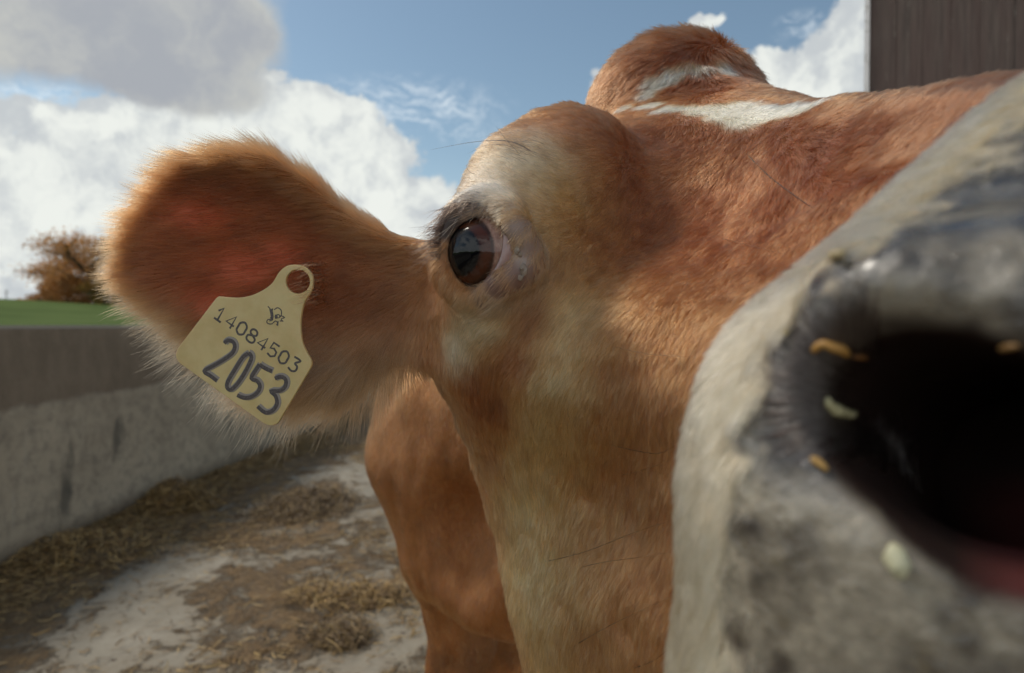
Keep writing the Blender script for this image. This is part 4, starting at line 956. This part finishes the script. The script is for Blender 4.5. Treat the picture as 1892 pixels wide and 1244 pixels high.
# ------------------------------------------------------------------ boarded shed, top right
def shed():
    D = 3.6; x0 = (1594 - 946) / F * D
    root = empty('shed', (x0, D, 0), 'dark brown weathered timber shed wall with a white corner board behind the nose', 'shed')
    root.rotation_euler = (0, 0, -R(36))
    m, t, b = material('weathered_boards'); P_ = t.new('ShaderNodeTexCoord').outputs['Object']
    gr = t.noise(t.vec('MULTIPLY', P_, (1, 1, .05)), 60, 8, .7); big = t.noise(t.vec('MULTIPLY', P_, (1, 1, .12)), 9, 5, .6)
    c = t.mix(t.ramp(gr, .3, .7), (.062, .042, .034), (.125, .090, .072)); c = t.mix(t.ramp(big, .35, .65, 0, .6), c, (.09, .05, .04))
    c = t.mix(t.ramp(t.noise(t.vec('MULTIPLY', P_, (1, 1, .10)), 40, 6, .75), .60, .70, 0, .75), c, (.30, .27, .22))
    t.put(b.inputs['Base Color'], c); b.inputs['Roughness'].default_value = .8
    t.put(b.inputs['Normal'], t.new('ShaderNodeBump', {'Strength': .6, 'Distance': .006, 'Height': gr}).outputs[0])
    mb = MB(); x = .02; i = 0
    while x < 3.2:
        w_ = random.uniform(.125, .15); zt = 4.0; mb.box((x, random.uniform(0, .006), .02), (x + w_ - .0018, .03, zt)); x += w_; i += 1
    mb.box((.02, .031, .02), (3.2, .05, 4.0))
    o = link('boarding', mb.build('boarding'), mat=m); o.parent = root
    mw, t, b = material('white_trim'); P_ = t.new('ShaderNodeTexCoord').outputs['Object']; t.put(b.inputs['Base Color'], t.mix(t.ramp(t.noise(P_, 30, 6), .5, .75), (.72, .68, .66), (.42, .38, .34))); b.inputs['Roughness'].default_value = .6
    mb = MB(); mb.box((-.008, -.012, .02), (.018, .03, 4.0)); o = link('corner_board', mb.build('corner_board'), mat=mw); o.parent = root
    md, t, b = material('shed_side'); b.inputs['Base Color'].default_value = (.06, .04, .03, 1)
    mb = MB(); mb.box((.021, .051, .02), (3.2, 4, 3.98)); mb.box((-.05, -.1, 4.01), (3.4, 4.2, 4.1)); o = link('side_and_roof', mb.build('side_and_roof'), mat=md); o.parent = root
shed()

# ------------------------------------------------------------------ straw
m_straw, t, b = material('straw'); a_ = t.new('ShaderNodeAttribute', attribute_name='leaf'); t.put(b.inputs['Base Color'], a_.outputs['Color']); b.inputs['Roughness'].default_value = .6
def blades(c, g, ln, wd, zr, flat=.12, cols=((.34, .21, .075), (.22, .13, .048), (.13, .078, .032), (.44, .30, .12))):
    n = len(c); a = g.uniform(0, 2 * math.pi, n); dz = g.normal(0, flat, n); d = np.stack([np.cos(a), np.sin(a), dz], 1); L = (ln * g.uniform(.4, 1.2, n))[:, None]
    sd = np.stack([-np.sin(a), np.cos(a), g.normal(0, .6, n)], 1) * (wd * g.uniform(.6, 1.3, n))[:, None]; c = c.copy(); c[:, 2] += g.uniform(0, zr, n) + .004
    bend = np.stack([g.normal(0, .15, n), g.normal(0, .15, n), g.uniform(0, .12, n)], 1) * L
    V = np.stack([c - d * L / 2 - sd, c - d * L / 2 + sd, c + bend - sd, c + bend + sd, c + d * L / 2 - sd * .6, c + d * L / 2 + sd * .6], 1); V[:, :, 2] = np.maximum(V[:, :, 2], .003)
    i = (np.arange(n) * 6)[:, None]; Fc = np.concatenate([i + np.array([[0, 1, 3, 2]]), i + np.array([[2, 3, 5, 4]])])
    ct = np.array(cols)[g.integers(0, len(cols), n)] * g.uniform(.7, 1.25, n)[:, None]; return V.reshape(-1, 3), Fc, np.repeat(ct, 6, 0)
def straw_mesh(name, parts):
    V = []; Fs = []; C_ = []; o = 0
    for v, f, c in parts: V.append(v); Fs.append(f + o); C_.append(c); o += len(v)
    me = mesh_np(name, np.concatenate(V), np.concatenate(Fs), False); set_attr(me, 'leaf', 'FLOAT_COLOR', np.concatenate(C_)); return me
g = np.random.default_rng(5)
n = 150000; dl = g.uniform(-1.0, 1, n) ; dl = np.where(g.random(n) < .6, g.uniform(-1.2, 3.5, n), g.uniform(0, 12, n)); dw = np.where(g.random(n) < .25, g.exponential(.16, n), g.uniform(0, 4.2, n))
c = A0[None] + WD[None] * dl[:, None] + WN[None] * dw[:, None]; c[:, 2] = 0
cl = vnoise(c, 2.1, 21) * .55 + vnoise(c, 6.5, 22) * .35 + vnoise(c, 19, 23) * .25 + .40 * np.clip(1 - dw / .5, 0, 1)
keep = (cl > .60) | (g.random(n) < .13); c = c[keep]; dw = dw[keep]; dl = dl[keep]; px, py, dd = proj(c); kk = (px > -250) & (px < 1150) & (py < 1500) & (dd > .5); c, dw = c[kk], dw[kk]
zr = .006 + .028 * np.clip(1 - dw / .35, 0, 1) * vnoise(c, 3.3, 33)
tag(link('scattered_straw', straw_mesh('scattered_straw', [blades(c, g, .055, .0013, zr)]), mat=m_straw, label='trampled straw and muck scattered over the yard floor', cat='straw'), kind='stuff')
m_muck, t, b = material('wet_muck'); P_ = t.new('ShaderNodeTexCoord').outputs['Object']
t.put(b.inputs['Base Color'], t.mix(t.ramp(t.noise(P_, 30, 7, .7), .35, .7), (.09, .056, .026), (.20, .125, .05))); b.inputs['Roughness'].default_value = .7
t.put(b.inputs['Normal'], t.new('ShaderNodeBump', {'Strength': 1, 'Distance': .012, 'Height': t.noise(P_, 60, 6, .7)}).outputs[0])
def heap(px, py, rx, ry, h, label, n=2600, cols=((.40, .25, .085), (.24, .14, .05), (.17, .10, .038), (.46, .31, .12)), seed=1, group='heaps of straw and muck'):
    g = np.random.default_rng(seed); c0 = G(px, py); root = empty('straw_heap', tuple(c0), label, 'heap', group)
    nr, na = 22, 48; V = [(0, 0, h)]; Fs = []
    for i in range(1, nr + 1):
        for j in range(na):
            r = i / nr; a = 2 * math.pi * j / na; x, y = rx * r * math.cos(a), ry * r * math.sin(a); q = np.array([[x * 9 + seed * 7, y * 9, 0]]); rr = 1 + .5 * (vnoise(q, .8, seed)[0] - .5)
            V.append((x * rr, y * rr, max(h * (1 - r * r) ** 1.3 * (.55 + .9 * vnoise(q, 1.4, seed + 1)[0]), 0) - (.006 if i == nr else 0)))
    Fs = [(0, 1 + j, 1 + (j + 1) % na) for j in range(na)] + [(1 + (i - 1) * na + j, 1 + i * na + j, 1 + i * na + (j + 1) % na, 1 + (i - 1) * na + (j + 1) % na) for i in range(1, nr) for j in range(na)]
    o = link('muck', mesh_np('muck', V, Fs), mat=m_muck); o.parent = root
    a = g.uniform(0, 6.28, n); r = np.sqrt(g.random(n)) * 1.12; r = r * g.uniform(.8, 1.35, n); c = np.stack([rx * r * np.cos(a), ry * r * np.sin(a), np.maximum(h * np.clip(1 - r * r, 0, 1) ** 1.3 * .95, 0)], 1)
    o = link('straw', straw_mesh('straw', [blades(c, g, .07, .0016, .03, .45, cols)]), mat=m_straw); o.parent = root
DK = ((.14, .085, .035), (.20, .125, .05), (.32, .21, .08), (.10, .06, .025))
heap(322, 935, .22, .17, .14, 'golden straw heap against the foot of the concrete wall', 3000, seed=2)
heap(565, 935, .26, .30, .055, 'dark muck pile in the middle of the yard between wall and cow', 2600, DK, seed=3)
heap(140, 1020, .34, .24, .055, 'long low straw drift along the wall left of the golden heap', 2000, seed=4)
heap(650, 1105, .22, .12, .012, 'flat brown straw patch beside the cow foreleg', 900, seed=5)
heap(630, 1180, .10, .09, .022, 'small crumbly muck clod below the flat brown patch', 450, DK, seed=6)
print('done', round(time.time() - T0, 1))
